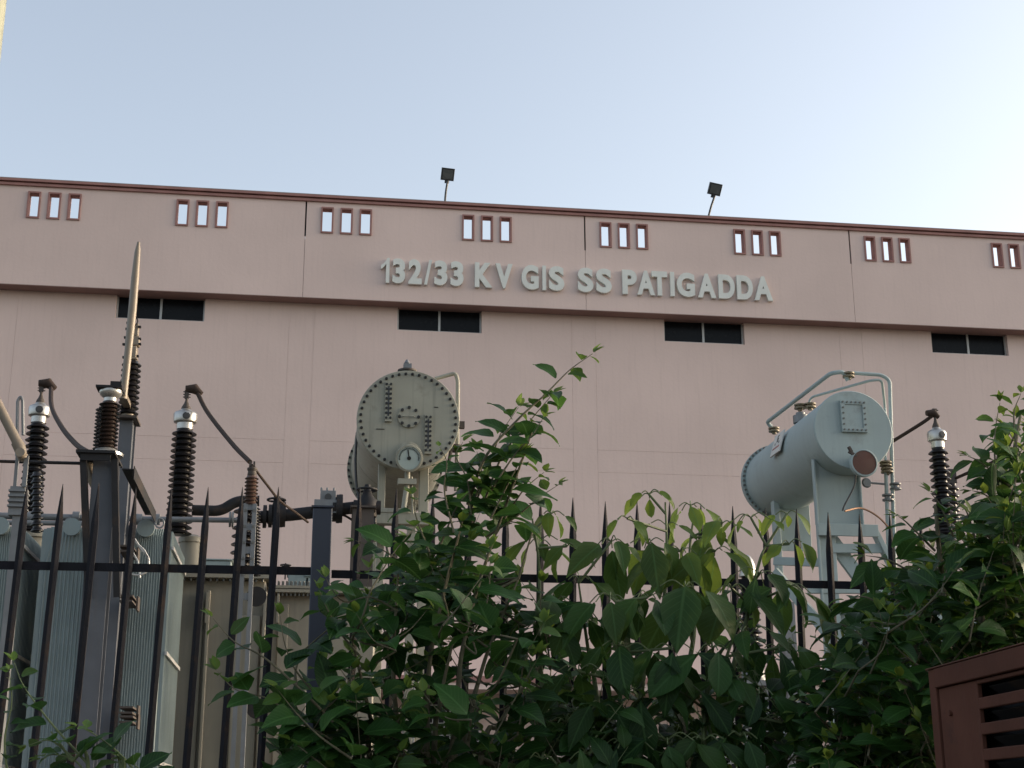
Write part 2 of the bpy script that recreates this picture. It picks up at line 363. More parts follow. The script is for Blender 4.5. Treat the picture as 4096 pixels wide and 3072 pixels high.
dp = MB(); q = at(893, 1470, D - 1.1); dp.tube([(q.x, D - 1.1, 0), (q.x, D - 1.1, q.z)], 0.05, 12); 
dp.build('downpipe', M['galv'], bld)

# ---------------------------------------------------------------- sign letters
def glyph(ch):
    if ch == '1':
        P = [(1,0),(1,1),(.74,1),(.56,.88),(.30,.77),(0,.70),(0,.54),(.34,.63),(.60,.76),(.60,0)]
        b = bmesh.new(); f = b.faces.new([b.verts.new((x, y, .5)) for x, y in P]); r = bmesh.ops.extrude_face_region(b, geom=[f])
        for v in r['geom']:
            if isinstance(v, bmesh.types.BMVert): v.co.z = -.5
        bmesh.ops.triangulate(b, faces=[f for f in b.faces if len(f.verts) > 4]); me = bpy.data.meshes.new('g'); b.to_mesh(me); b.free(); return me
    cu = bpy.data.curves.new('g', 'FONT'); cu.body = ch; cu.size = 1.0; cu.offset = 0.045 if ch not in '/' else 0.03; cu.extrude = 0.5; cu.resolution_u = 5
    o = bpy.data.objects.new('g', cu); C.objects.link(o); dg = bpy.context.evaluated_depsgraph_get()
    me = bpy.data.meshes.new_from_object(o.evaluated_get(dg)); bpy.data.objects.remove(o); bpy.data.curves.remove(cu); return me
lets = [('1',145,192),('3',203,270),('2',282,352),('/',360,402),('3',410,478),('3',490,558),('K',610,700),('V',712,800),('G',840,928),('I',943,965),('S',975,1055),('S',1118,1198),('S',1208,1288),('P',1337,1412),('A',1410,1500),('T',1482,1562),('I',1573,1597),('G',1605,1697),('A',1708,1800),('D',1810,1893),('D',1900,1982),('A',1985,2078)]
p0 = at(818, 613, D - .08)
sign = thing('wall_sign', (at(1244, 650, D).x, D, p0.z), 'raised grey-white lettering 132/33 KV GIS SS PATIGADDA on the pink parapet', 'sign')
LH = 0.583
zb_l = [at((1400 + 168/1.2289)/K, (600 + 655/1.2289)/K, D).z, at((1400 + 2060/1.2289)/K, (600 + 750/1.2289)/K, D).z]
print('letter base z', zb_l)
zbl = sum(zb_l) / 2
for ch, a, b in lets:
    xa = at((1400 + (a+3)/1.2289)/K, 640, D - .06).x; xb = at((1400 + (b-1)/1.2289)/K, 640, D - .06).x
    me = glyph(ch); xs = [v.co.x for v in me.vertices]; yz = [v.co.y for v in me.vertices]
    lo, hi, l2, h2 = min(xs), max(xs), min(yz), max(yz)
    for v in me.vertices:
        x, y, z = v.co
        v.co = (xa + (x - lo) / (hi - lo) * (xb - xa) - sign.location.x, -0.012 - 0.075 * (0.5 - z) - 0.0, zbl + (y - l2) / (h2 - l2) * LH - sign.location.z)
        # front face (z = +0.5) points to -Y
        v.co.y = -0.015 if z < 0 else -0.09
    me.materials.clear(); me.materials.append(M['letter'])
    me.flip_normals() if False else None
    bm = bmesh.new(); bm.from_mesh(me); bmesh.ops.recalc_face_normals(bm, faces=bm.faces[:]); bm.to_mesh(me); bm.free()
    for pl in me.polygons: pl.use_smooth = False
    me.name = 'letter'; o = bpy.data.objects.new('letter', me); C.objects.link(o); o.parent = sign

# ---------------------------------------------------------------- floodlights on the parapet
def floodlight(bx, by, tx, ty, label, tilt):
    Yf = D + 0.12; b = at(bx, by, Yf); b.z = CT + .16; t = at(tx, ty, Yf)
    th = thing('floodlight', b, label, 'floodlight', 'floodlights standing on the parapet')
    pl = MB(); hb = at(tx + tilt*0, ty + 14, Yf - 0.05)
    pl.tube(curve([b, b.lerp(hb, .5) + Vector((-.01, 0, .0)), hb], 6), 0.025, 10); pl.cyl(b, b + Vector((0, 0, .03)), 0.06, 12); pl.build('pole', M['lamp_black'], th)
    m = Matrix.Translation(t) @ Matrix.Rotation(R(tilt), 4, 'Y') @ Matrix.Rotation(R(28), 4, 'X')
    hd = MB(); hd.box((-.15, -.05, -.135), (.15, .05, .145), m)
    for k in range(7): hd.box((-.12 + k*.036, .05, -.10), (-.112 + k*.036, .085, .11), m)
    hd.box((-.05, -.03, -.20), (.05, .03, -.12), m)
    h = hd.build('lamp_head', M['lamp_black'], th, bevel=.03)
    gl = MB(); gl.box((-.115, -.056, -.10), (.115, -.0505, .11), m); gl.build('lens', M['lamp_glass'], h)
floodlight(961, 433, 967, 377, 'dark square floodlight on an upright pole, above the first digits of the sign', 4)
floodlight(1529, 465, 1544, 409, 'dark square floodlight on a leaning pole, above the last letters of the sign', 10)

# ================================================================ LEFT POLE SLIVER
q = at(12 - 30, 0, 7.0); m_ = mpp(0, 0, 7.0); rr = 30 * m_
ul = thing('lamp_pole', (q.x, 7.0, 0), 'pale olive tapered steel pole cut off by the left edge of the picture', 'pole')
p = MB(); p.tube([(q.x, 7, 0), (q.x, 7, 7.5)], [rr * 1.25, rr * 0.93], 24); p.build('shaft', M['pole_olive'], ul)
p = MB(); p.lathe((q.x, 7, 0), (0,0,1), [(rr*2.1, 0), (rr*2.1, .03), (rr*1.4, .035), (rr*1.35, .2)], 24); p.build('base_plate', M['pole_olive'], ul)

# ================================================================ INSULATOR BUILDER
def sheds(mb, base, top, rc, rs, n, taper=1.0, rs2=None):
    base = Vector(base); top = Vector(top); L = (top - base).length; pr = []; 
    for i in range(n):
        h0 = L * i / n; p_ = L / n; t = i / max(1, n-1); k = 1 + (taper - 1) * t
        r = (rs if (rs2 is None or i % 2 == 0) else rs2) * k
        c_ = rc * k
        pr += [(c_, h0 + .02*p_), (c_, h0 + .30*p_), (c_ + (r-c_)*.45, h0 + .24*p_), (r*.985, h0 + .15*p_), (r, h0 + .22*p_), (r*.97, h0 + .30*p_), (c_ + (r-c_)*.4, h0 + .52*p_), (c_*1.03, h0 + .72*p_), (c_, h0 + .98*p_)]
    mb.lathe(base, top - base, pr, 28)

def bushing(parent, x, ytop, ybase, Y, wpx, n, capc=True, mt='porc_black', label=None, side=1):
    """big transformer bushing: x, ytop and ybase of the shed column, width of sheds in picture pixels"""
    t = at(x, ytop, Y); k = mpp(x, ytop, Y); b = Vector((t.x, Y, at(x, ybase, Y).z))
    rs = wpx/2 * k
    mb = MB(); sheds(mb, b, t, rs*.60, rs, n, 0.93); o = mb.build('bushing', M[mt], parent)
    if label: lab(o, label)
    c = MB(); c.lathe(t, (0,0,1), [(rs*.62,0),(rs*.62,13*k),(rs*.66,14*k)], 24)
    c.lathe(t + Vector((0,0,14*k)), (0,0,1), [(rs*.7,0),(rs*.86,2*k),(rs*.88,5*k),(rs*.90,19*k),(rs*.82,23*k),(rs*.55,26*k),(rs*.38,30*k),(rs*.3,33*k)], 28)
    cp = c.build('bushing_cap', M['bright'], o)
    e = MB(); dr = Vector((.15*side, -1, 0)).normalized(); cc_ = t + Vector((0,0,25*k)) + dr*rs*.84; e.lathe(cc_, dr, [(8*k,0),(8*k,1.5*k),(4.5*k,1.6*k),(4.5*k,2.5*k)], 16); e.build('oil_sight', M['lamp_black'], o)
    s = MB(); z = t + Vector((0,0,46*k)); s.lathe(z, (0,0,1), [(rs*.36,0),(rs*.34,4*k),(rs*.2,11*k),(3*k,18*k),(3*k,34*k)], 16)
    s.box((z.x-5*k, Y-3*k, z.z+24*k), (z.x+4*k, Y+3*k, z.z+42*k)); 
    for j in range(3): s.cyl((z.x-8*k, Y, z.z+(27+6*j)*k), (z.x+8*k, Y, z.z+(27+6*j)*k), 1.3*k, 8)
    s.build('terminal', M['brown_steel'], o)
    return o, Vector((z.x, Y, z.z + 40*k))

# ================================================================ TRANSFORMER (LEFT)
YC = 15.3
tr = thing('power_transformer', (at(600, 1400, 14.5).x, 14.5, 0), 'olive grey power transformer with ribbed blue-grey radiators, behind the left fence spikes', 'transformer', 'power transformers in front of the hall')
# --- tank
YT = 14.0
def T(x, y, Y=YT): return at(x, y, Y)
tk = MB()
xa, xb, xc = T(-60, 1300).x, T(573, 1300).x, T(700, 1300).x
ztA, ztB = T(480, 1252).z, T(640, 1280).z
tk.box((xa, YT, 0.4), (xb, YT + 2.2, ztA)); tk.box((xb, YT + 0.12, 0.4), (xc + .5, YT + 2.2, ztB))
tk.build('tank', M['tank_grey'], tr, bevel=.02)
for xx in (450, 572):
    st = MB(); st.box((T(xx, 1400).x - .03, YT - 0.11, 0.4), (T(xx, 1400).x - .0, YT - .002, ztA - .12)); st.build('stiffener', M['tank_grey'], tr, bevel=.006)
for xx, x2, d0, y2 in ((505, 560, .06, 1330), (640, 665, .03, 1460), (420, 436, .05, 1300), (598, 620, .04, 1300)):
    st = MB(); st.box((T(xx,1400).x, YT - d0 + (.119 if xx > 573 else 0), .4), (T(x2,1400).x, YT - .003 + (.119 if xx > 573 else 0), T(500,y2).z)); st.build('stiffener', M['tank_grey'], tr, bevel=.006)
fl = MB(); fl.box((xa - .08, YT - .13, ztA), (xb + .04, YT + 2.3, ztA + .035)); fl.box((xa - .08, YT - .13, ztA + .045), (xb + .04, YT + 2.3, ztA + .075))
fl.box((xb + .042, YT - .02, ztB), (xc + .6, YT + 2.3, ztB + .03)); fl.box((xb + .042, YT - .02, ztB + .038), (xc + .6, YT + 2.3, ztB + .065))
fo = fl.build('tank_flange', M['tank_grey'], tr)
many('flange_bolt', (lambda b: b.cyl((0,0,-.03), (0,0,.11), .012, 6))(MB()), M['bolt_grey'], [(xa + (xb - xa) * (i + .5) / 44, YT - .09, ztA) for i in range(44)] + [(xb + .1 + (xc - xb) * (i + .5) / 14, YT + .02, ztB) for i in range(14)], fo)
for bx0, by0, sx_, sz_ in ((440, 1228, .25, .12), (622, 1250, .20, .13), (660, 1240, .22, .10)):
    bx = MB(); a = T(bx0, by0); zz_ = ztA + .08 if bx0 < 500 else ztB + .07; bx.box((a.x, YT + .12, zz_), (a.x + sx_, YT + .4, zz_ + sz_)); bx.box((a.x - .015, YT + .105, zz_ + sz_ + .001), (a.x + sx_ + .015, YT + .415, zz_ + sz_ + .018)); bx.build('junction_box', M['rad'], tr, bevel=.01)
for xx in (430, 448, 600):
    bk = MB(); a = T(xx, 1280); bk.box((a.x, YT - .12, a.z - .3), (a.x + .02, YT - .003, ztA - .14)); bk.build('gusset', M['tank_grey'], tr)
# small valve handwheel on top of tank
def handwheel(c, r, parent, name='handwheel', mt='steel_dark', stem=.08):
    h = MB(); c = Vector(c); pts = [c + Vector((r*math.cos(a), r*math.sin(a), 0)) for a in [2*math.pi*i/20 for i in range(21)]]
    h.tube(pts, r*.13, 6, False)
    for a in (0, 2.094, 4.189): h.cyl(c, c + Vector((r*math.cos(a), r*math.sin(a), 0)), r*.09, 6)
    h.cyl(c - Vector((0,0,stem)), c + Vector((0,0,.02)), r*.14, 8); return h.build(name, M[mt], parent)
handwheel(T(617, 1221, YT + .3), 0.05, tr, stem=.14)
# --- turret and rear black bushing
a = T(413, 1165, 14.6); tz = T(413, 1163, 14.6).z
tu = MB(); rr = 24 * mpp(410, 1180, 14.6); tu.lathe((a.x, 14.6, ztA), (0,0,1), [(rr,0),(rr,tz-ztA-.05),(rr*1.12,tz-ztA-.05),(rr*1.12,tz-ztA),(rr*.6,tz-ztA+.03)], 28)
tu.build('bushing_turret', M['tank_grey'], tr)
bush2, term2 = bushing(tr, 399, 928, 1156, 14.3, 57, 18)
bush1, term1 = bushing(tr, 83, 914, 1150, 14.3, 52, 17)
a = at(75, 1165, 14.3); tu = MB(); tu.lathe((a.x, 14.3, 1.2), (0,0,1), [(.16,0),(.16,a.z-1.2),(.19,a.z-1.2),(.19,a.z-1.16)], 24); tu.build('bushing_turret', M['tank_grey'], tr)
mb = MB(); t = at(531, 1092, 14.8); b = at(531, 1235, 14.8); sheds(mb, (t.x, 14.8, b.z), t, 14*mpp(531,1150,14.8), 29*mpp(531,1150,14.8), 8, .9); lab(mb.build('bushing', M['porc_black'], tr), 'black bushing half hidden behind the slotted steel post')
# --- radiators
def radiator(x0, x1, ytop, Y, parent, capx=None, depth=1.35):
    a = at(x0, ytop, Y); b = at(x1, ytop, Y); xl, xr, zt = a.x, b.x, (a.z + b.z)/2; zb_ = 0.9; np_ = 24
    rd = MB(); W = xr - xl
    for k in range(np_):
        y = Y + depth * k / (np_ - 1); th = .016
        if k == 0:
            nf = 15; bm = rd.bm     # fluted front sheet with a chevron head
            zr = [zb_, zt - .30, zt - .07, zt - .0]
            cols = []
            for i in range(nf * 4 + 1):
                u = i / (nf * 4); ph = i % 4; dep = 0 if ph in (0,) else (.0 if ph == 1 else .011)
                x = xl + .03 + (W - .06) * u; c = []
                for j, z in enumerate(zr):
                    dd = dep if j in (0, 1) else (dep * .7 if j == 2 else 0)
                    xx = x if j < 2 else (xl + W/2 + (x - xl - W/2) * (.80 if j == 2 else .86))
                    c.append(bm.verts.new((xx, y - dd, z)))
                cols.append(c)
            for i in range(len(cols) - 1):
                for j in range(3): bm.faces.new((cols[i][j], cols[i+1][j], cols[i+1][j+1], cols[i][j+1]))
            rd.box((xl, y + .001, zb_), (xl + .03, y + th, zt - .03)); rd.box((xr - .03, y + .001, zb_), (xr, y + th, zt - .03)); rd.box((xl + .03, y + .003, zb_), (xr - .03, y + th, zt - .01))
        else:
            rd.box((xl, y - th/2, zb_), (xr, y + th/2, zt - .01))
    o = rd.build('radiator', M['rad'], parent)
    cx = capx if capx is not None else (xl + xr)/2
    hp = MB(); hp.cyl((cx, Y - .10, zt - .02), (cx, Y + depth + .5, zt - .02), .055, 16); hp.cyl((cx, Y - .13, zt - .02), (cx, Y - .10, zt - .02), .072, 18)
    hp.build('header_pipe', M['rad'], o)
    br = MB()
    br = None
    for z in (zt - .16, zt - 1.02, zt - 1.88): br = MB(); br.bar((xr + .012, Y - .02, z), (xr + .012, Y + depth, z), .018, .03); br.build('brace', M['alu'], o)
    return o
radiator(-42, 52, 1137, 12.0, tr, at(6, 1145, 12.0).x)
radiator(93, 237, 1139, 12.1, tr, at(161, 1133, 12.1).x)
radiator(272, 373, 1142, 12.15, tr, at(317, 1137, 12.1).x)
pp = MB()
def pz(x, y, Y): return at(x, y, Y)
pp.tube([pz(-40, 1113, 12.9), pz(190, 1119, 12.9)], .03, 10); o = pp.build('oil_pipe', M['galv'], tr)
for x in (66, 165):
    a = pz(x, 1117, 12.9); c_ = MB(); c_.cyl(a - Vector((.03,0,0)), a + Vector((.03,0,0)), .05, 14); c_.build('pipe_coupling', M['galv'], o)
pp = MB(); pp.tube([pz(-40, 1128, 12.7), pz(190, 1131, 12.7)], .022, 10); pp.build('oil_pipe', M['galv'], tr)
pp = MB(); pp.tube([pz(240, 1120, 12.9), pz(520, 1124, 12.9)], .024, 10); o = pp.build('oil_pipe', M['galv'], tr)
for x, r_, l_ in ((300, .05, .03), (338, .05, .03), (497, .07, .008), (503, .07, .008)):
    a = pz(x, 1122, 12.9); c_ = MB(); c_.cyl(a - Vector((l_,0,0)), a + Vector((l_,0,0)), r_, 14); c_.build('pipe_coupling', M['galv'], o)
for x in (150, 345): 
    lk = MB(); a = at(x, 1130, 12.3); lk.tube([a + Vector((.035*math.cos(t*.5236), 0, .04*math.sin(t*.5236))) for t in range(13)], .008, 6, False); lk.build('lifting_eye', M['galv'], tr)
bp = MB(); bp.tube(rounded([pz(415, 1102, 14.5), pz(478, 1104, 14.5), pz(510, 1082, 14.5), pz(560, 1082, 14.5)], .08), .055, 12); bp.build('oil_pipe', M['steel_dark'], tr)
# big pipe to the conservator, with valve, gas relay and flanges
YP = 14.9
ps = MB(); A_, B_ = pz(552, 1118, YP), pz(800, 1092, YP)
ps.tube([A_, pz(630, 1112, YP), pz(735, 1100, YP), B_], .065, 16)
def pipe_at(x): return pz(x, 1118 - (x-552)*26/248., YP)
for x, r in ((572, .12), (584, .12), (607, .13), (613, .13), (722, .13), (730, .15), (736, .15)):
    a = pipe_at(x); ps.cyl(a - Vector((.018,0,0)), a + Vector((.018,0,0)), r, 20)
po = ps.build('conservator_pipe', M['steel_dark'], tr)
vb = MB(); a = pipe_at(597); vb.lathe(a, (0,0,1), [(.09,-.09),(.1,0),(.06,.08),(.035,.14),(.035,.2)], 16); vb.build('valve', M['steel_dark'], po); handwheel(pz(597, 1080, YP), .09, po, stem=.1)
gr_ = MB(); a = pz(706, 1088, YP); gr_.box((a.x-.13,YP-.12,a.z-.12),(a.x+.13,YP+.12,a.z+.02)); gr_.box((a.x-.07,YP-.1,a.z+.02),(a.x+.09,YP+.1,a.z+.12))
for dx in (-.06, .0, .07): gr_.cyl((a.x+dx, YP-.05, a.z+.12), (a.x+dx, YP-.05, a.z+.16), .012, 8)
go = gr_.build('gas_relay', M['galv'], po, bevel=.012)
e = MB(); e.lathe((a.x+.01, YP-.101, a.z+.05), (0,-1,0), [(.035,0),(.035,.015)], 16); e.build('relay_window', M['lamp_black'], po)
vb = MB(); a = pz(793, 1092, YP - .1); vb.lathe(a, (0,0,1), [(.10,-.12),(.12,-.04),(.11,.05),(.06,.1),(.04,.16),(.03,.22)], 16); vb.cyl(a-Vector((.14,0,.02)), a+Vector((.14,0,-.02)), .075, 16); vb.build('valve', M['steel_dark'], po); handwheel(pz(793, 1058, YP - .1), .10, po, stem=.12)
for pts_ in ([(283,1150),(286,1190),(298,1215),(302,1248)], [(288,1160),(304,1185),(320,1205),(318,1232),(300,1242),(282,1240)], [(280,1146),(292,1170),(312,1190),(322,1212)]):
    s = MB(); s.tube(curve([at(x, y, 11.6) for x, y in pts_], 8), .009, 6); s.build('control_cable', M['alu'], tr)
# --- conservator
cf = at(882, 907, YC); rc_ = 111 * mpp(882, 907, YC); YR = YC / 0.862
cons = thing('oil_conservator', (cf.x, YC + 1, 0), 'grey-green round oil conservator with bolted end cover, two level glasses and a dial', 'conservator tank', 'oil conservators on steel frames')
cb = MB(); cb.cyl((cf.x, YC + .03, cf.z), (cf.x, YR, cf.z), rc_ * .965, 64)
cb.lathe((cf.x, YC + 1.15, cf.z), (0,1,0), [(rc_*.966,0),(rc_*.972,.008),(rc_*.966,.016)], 64)
cb.build('tank_body', M['cons_grey'], cons); co = cons
for dz in (-.35, .42):
    s = MB(); s.box((cf.x + (-.62 if dz < 0 else .50)*rc_, YC - .018, cf.z + dz*.35), (cf.x + (-.46 if dz < 0 else .58)*rc_, YC - .0125, cf.z + dz*.35 + .008)); s.build('level_mark', M['bolt'], co)
ep = MB(); ep.lathe((cf.x, YC - .012, cf.z), (0,1,0), [(rc_,0),(rc_,.042)], 72); epo = ep.build('end_cover', M['cons_grey'], co, bevel=.006)
ef = MB(); ef.lathe((cf.x, YC + .032, cf.z), (0,1,0), [(rc_*1.0,0),(rc_*1.0,.022)], 72); ef.build('flange', M['cons_grey'], co)
ef = MB(); ef.lathe((cf.x, YR - .12, cf.z), (0,1,0), [(rc_*1.05,0),(rc_*1.05,.05),(rc_*1.0,.052),(rc_*1.0,.058),(rc_*1.05,.06),(rc_*1.05,.11)], 64); rfl = ef.build('flange', M['cons_grey'], co)
def boltm(r, h, d=(0,-1,0), stud=False):
    b = MB(); b.lathe((0,0,0), d, [(r,0),(r,h)] + ([(r*.55,h+.002),(r*.55,h+.014)] if stud else []), 6, False); return b
sp = []
for i in range(44):
    a = 2*math.pi*(i+.5)/44; sp.append((cf.x + math.cos(a)*rc_*.925, YC - .012, cf.z + math.sin(a)*rc_*.925))
many('cover_bolt', boltm(.017, .016, stud=True), M['bolt'], sp, epo)
sp = []
for i in range(44):
    a = 2*math.pi*(i+.5)/44; sp.append((cf.x + math.cos(a)*rc_*1.025, YR - .12, cf.z + math.sin(a)*rc_*1.025))
many('flange_bolt', boltm(.016, .02), M['bolt'], sp, rfl)
def sight(cx, y0, y1):
    a = at(cx, y0, YC); b = at(cx, y1, YC); k = mpp(cx, y0, YC); w_ = 14.5*k/2*1.0
    s = MB(); s.box((a.x - w_, YC - .035, b.z), (a.x + w_, YC - .013, a.z)); s.box((a.x-w_, YC-.05, b.z-.012), (a.x+w_, YC-.013, b.z-.001))
    o = s.build('oil_level_glass', M['cons_grey'], co)
    s = MB(); s.box((a.x - .009, YC - .040, b.z + .05), (a.x + .009, YC - .036, a.z - .05)); s.build('glass_strip', M['lamp_black'], o)
    many('glass_bolt', boltm(.014, .014), M['bolt'], [(a.x + sx*w_*.62, YC - .035, b.z + .03 + (a.z - b.z - .06) * i / 7) for i in range(8) for sx in (-1, 1)], o)
sight(840, 826, 910); sight(925, 897, 980)
s = MB(); c = at(883, 902, YC); r1 = 24*mpp(883, 902, YC); s.lathe((c.x, YC - .013, c.z), (0,-1,0), [(r1,0),(r1,.02)], 40); ic = s.build('inspection_cover', M['cons_grey'], co)
many('cover_bolt', boltm(.018, .016), M['bolt'], [(c.x + math.cos(math.pi/4*i)*r1*.86, YC - .033, c.z + math.sin(math.pi/4*i)*r1*.86) for i in range(8)], ic)
s = MB(); s.tube([(c.x - r1*.55, YC - .034, c.z), (c.x - r1*.5, YC - .06, c.z), (c.x + r1*.45, YC - .06, c.z), (c.x + r1*.5, YC - .034, c.z)], .006, 6); s.build('handle', M['cons_grey'], ic)
# oil level gauge
c = at(883, 990, YC - .1); k = mpp(883, 990, YC); rg = 29*k
s = MB(); s.lathe((c.x, YC - .014, c.z + 12*k), (0,-1,-.18), [(rg*.98,0),(rg*.98,.03),(rg*.7,.04),(rg*.7,.1)], 40); gb = s.build('oil_gauge', M['cons_grey'], co)
dg_ = Vector((0, -1, -.22)).normalized(); gc = Vector((c.x, YC - .10, c.z))
s = MB(); s.lathe(gc, dg_, [(rg,0),(rg*1.02,.05),(rg*1.0,.062),(rg*.86,.066),(rg*.84,.05)], 44); s.build('gauge_housing', M['cons_grey'], gb)
s = MB(); s.lathe(gc + dg_*.051, dg_, [(rg*.84,0),(rg*.84,.003)], 40); s.build('dial', M['dial'], gb)
s = MB(); e1 = Vector((1,0,0)); e2 = dg_.cross(e1); e2 = e2 if e2.z > 0 else -e2; o0 = gc + dg_*.058
s.lathe(o0, dg_, [(rg*.15,0),(rg*.13,.008)], 20); s.bar(o0, o0 + e2*rg*.62 - e1*rg*.1, .012, .004, dg_)
for i in range(25):
    a = math.pi*(-.05 + 1.1*i/24); v = e1*math.cos(a) + e2*math.sin(a); s.bar(o0 + v*rg*.66, o0 + v*rg*.76, .008, .003, dg_)
s.build('needle', M['bolt'], gb)
# breather valve on top, side pipes
a = at(880, 797, YC + .25); a.z = cf.z + rc_
s = MB(); s.lathe(a - Vector((0,0,.03)), (0,0,1), [(.05,0),(.05,.05),(.10,.05),(.10,.075),(.085,.078),(.11,.09),(.11,.11),(.05,.115)], 20); s.build('vent_flange', M['brown_steel'], co)
s = MB(); s.box((a.x-.045, a.y-.045, a.z+.085), (a.x+.045, a.y+.045, a.z+.15)); s.lathe(a + Vector((-.005,0,.15)), (0,0,1), [(.03,0),(.035,.015),(.02,.04),(.006,.06)], 12); s.build('vent_valve', M['galv'], co)
s = MB(); Yb = YC + .6
s.tube(rounded([at(940, 818, Yb), at(984, 806, Yb), at(989, 822, Yb), at(988, 955, Yb), at(985, 1060, Yb)], .09), .024, 12); s.build('breather_pipe', M['cons_grey'], co)
s = MB(); a = at(984, 962, Yb); s.cyl(a, a + Vector((0,0,-.03)), .075, 12); s.cyl(a + Vector((0,0,-.04)), a + Vector((0,0,-.07)), .075, 12); s.tube([at(976, 965, Yb - .05), at(968, 1005, Yb - .05), at(962, 1060, Yb - .05)], .02, 8); s.box((a.x+.02,Yb-.03,a.z+.2),(a.x+.10,Yb+.03,a.z+.28)); s.build('breather_flange', M['brown_steel'], co)
s = MB(); a = at(880, 1020, YC - .03); s.tube([a, at(880, 1045, YC), at(872, 1100, YC)], .03, 10); s.box((a.x-.1, YC-.06, at(880,1042,YC).z-.03), (a.x+.1, YC+.06, at(880,1042,YC).z+.03)); s.tube([at(889,1030,YC), at(892,1110,YC)], .012, 8); s.build('drain_pipe', M['cons_grey'], co)
# support frame
fr = MB()
for xx, wd in ((824, 16), (915, 20)):
    a = at(xx, 1060, YC + .25); k = mpp(xx, 1060, YC); fr.box((a.x - wd/2*k, YC + .2, 0.5), (a.x + wd/2*k, YC + .32, cf.z - rc_*.72))
    fr.box((a.x - wd/2*k, YR - .45, 0.5), (a.x + wd/2*k, YR - .33, cf.z - rc_*.72))
xa_, xb_ = at(806, 1120, YC).x, at(935, 1120, YC).x
for y0, y1, yy in ((1106, 1132, .06), (1152, 1168, .08)):
    fr.box((xa_, YC + yy, at(870, y1, YC + yy).z), (xb_, YC + .19, at(870, y0, YC + yy).z))
fr.box((xa_ + .05, YC + .05, at(870, 1106, YC).z + .002), (xb_ - .25, YC + .5, at(870, 1096, YC).z))
fr.bar(at(935, 1125, YC + .25), at(912, 1200, YC + .25), .08, .05)
fr.build('support_frame', M['cons_grey'], cons, bevel=.006)
s = MB(); s.tube(curve([at(771, 935, YC + .7), at(768, 1000, YC + .4), at(772, 1060, YC+.2), at(784, 1105, YC), at(808, 1118, YC), at(812, 1135, YC), at(835, 1180, YC), at(842, 1240, YC)], 8), .014, 8); s.build('control_cable', M['cable_black'], cons)
s = MB(); s.tube(curve([at(733, 1112, YP), at(745, 1114, YP), at(762, 1124, YP)], 6), .012, 8); s.build('control_cable', M['cable'], tr)

# brown column supporting the pipe
a = at(784, 1102, 14.6); k = mpp(784, 1102, 14.6)
bc = thing('steel_column', (a.x, 14.6, 0), 'rusty brown steel column under the valve, just left of the round conservator', 'column')
s = MB(); hw = 23*k; s.box((a.x-hw, 14.5, .02), (a.x+hw, 14.52, a.z)); s.box((a.x-.012, 14.52, .02), (a.x+.012, 14.78, a.z-.002)); s.box((a.x-hw, 14.78, .02), (a.x+hw, 14.80, a.z)); s.build('column_shaft', M['brown_steel'], bc)
s = MB(); s.box((a.x-hw-.02, 14.46, a.z+.002), (a.x+hw+.02, 14.84, a.z+.022)); s.build('cap_plate', M['brown_steel'], bc)

# ================================================================ CABLES
def cable(pts, r, mt, label, name='conductor_cable', grp='jumper conductors'):
    s = MB(); s.tube(curve(pts, 10), r, 8); return tag(s.build(name, M[mt], None), label, 'cable', grp)
def clamp(parent, c, d=Vector((.6,0,-.8))):
    s = MB(); s.tube([c - Vector((.05,0,-.0)), c + Vector((.04,0,0.005)), c + Vector((.11,0,-.05))], [.035,.055,.028], 10); s.build('terminal_clamp', M['cable'], parent)
t2 = at(401, 840, 14.3); t1 = at(84, 828, 14.3)
clamp(bush2, t2 + Vector((.05,0,.0))); clamp(bush1, t1 + Vector((.05,0,0)))
cable([t2 + Vector((.12,0,-.04)), at(450, 893, 14.0), at(503, 960, 13.2), at(540, 998, 12.6)], .022, 'cable', 'brown conductor sloping from the silver-capped bushing to the slotted steel post')
cable([at(544, 1004, 12.6), at(575, 1045, 12.9), at(605, 1082, 13.5), at(640, 1108, 14), at(665, 1128, 14.3)], .012, 'cable', 'thin coppery conductor sloping from the slotted steel post towards the blue post')
cable([t1 + Vector((.12,0,-.04)), at(112, 880, 13.6), at(135, 925, 12.6), at(165, 960, 11.6), at(190, 977, 10.9)], .022, 'cable', 'brown conductor curving from the leftmost bushing down to the brown insulator trestle')

# ================================================================ SLOTTED SUPPORT POST (x ~ 541)
Y5 = 12.5
a = at(541, 1090, Y5); k = mpp(541, 1090, Y5)
spst = thing('insulator_post', (a.x, Y5, 0), 'twin-channel galvanised post with a small reddish brown insulator on top', 'post')
s = MB()
for dx in (-9.5, 9.5):
    s.box((a.x + (dx-4.5)*k, Y5 - .05, 0.02), (a.x + (dx+4.5)*k, Y5 - .042, a.z)); s.box((a.x + (dx-4.5 if dx < 0 else dx+3.5)*k, Y5 - .042, 0.02), (a.x + (dx-3.5 if dx<0 else dx+4.5)*k, Y5 + .05, a.z))
for zz in [at(541, y, Y5).z for y in (1096, 1140, 1190, 1290, 1500)]: s.box((a.x - 6*k, Y5 - .041, zz - .03), (a.x + 6*k, Y5 - .034, zz + .03))
s.build('channel_pair', M['galv'], spst)
many('bolt', boltm(.012, .012), M['bolt_grey'], [(a.x + (9 if i % 2 else -9)*k, Y5 - .050, a.z - .06 - .14*(i//2)) for i in range(9)], spst)
s = MB(); b = at(541, 1092, Y5); t = at(543, 1028, Y5); sheds(s, (b.x, Y5, b.z), (b.x, Y5, t.z), 11*k, 15.5*k, 8, .97); ins = s.build('insulator', M['porc_rust'], spst)
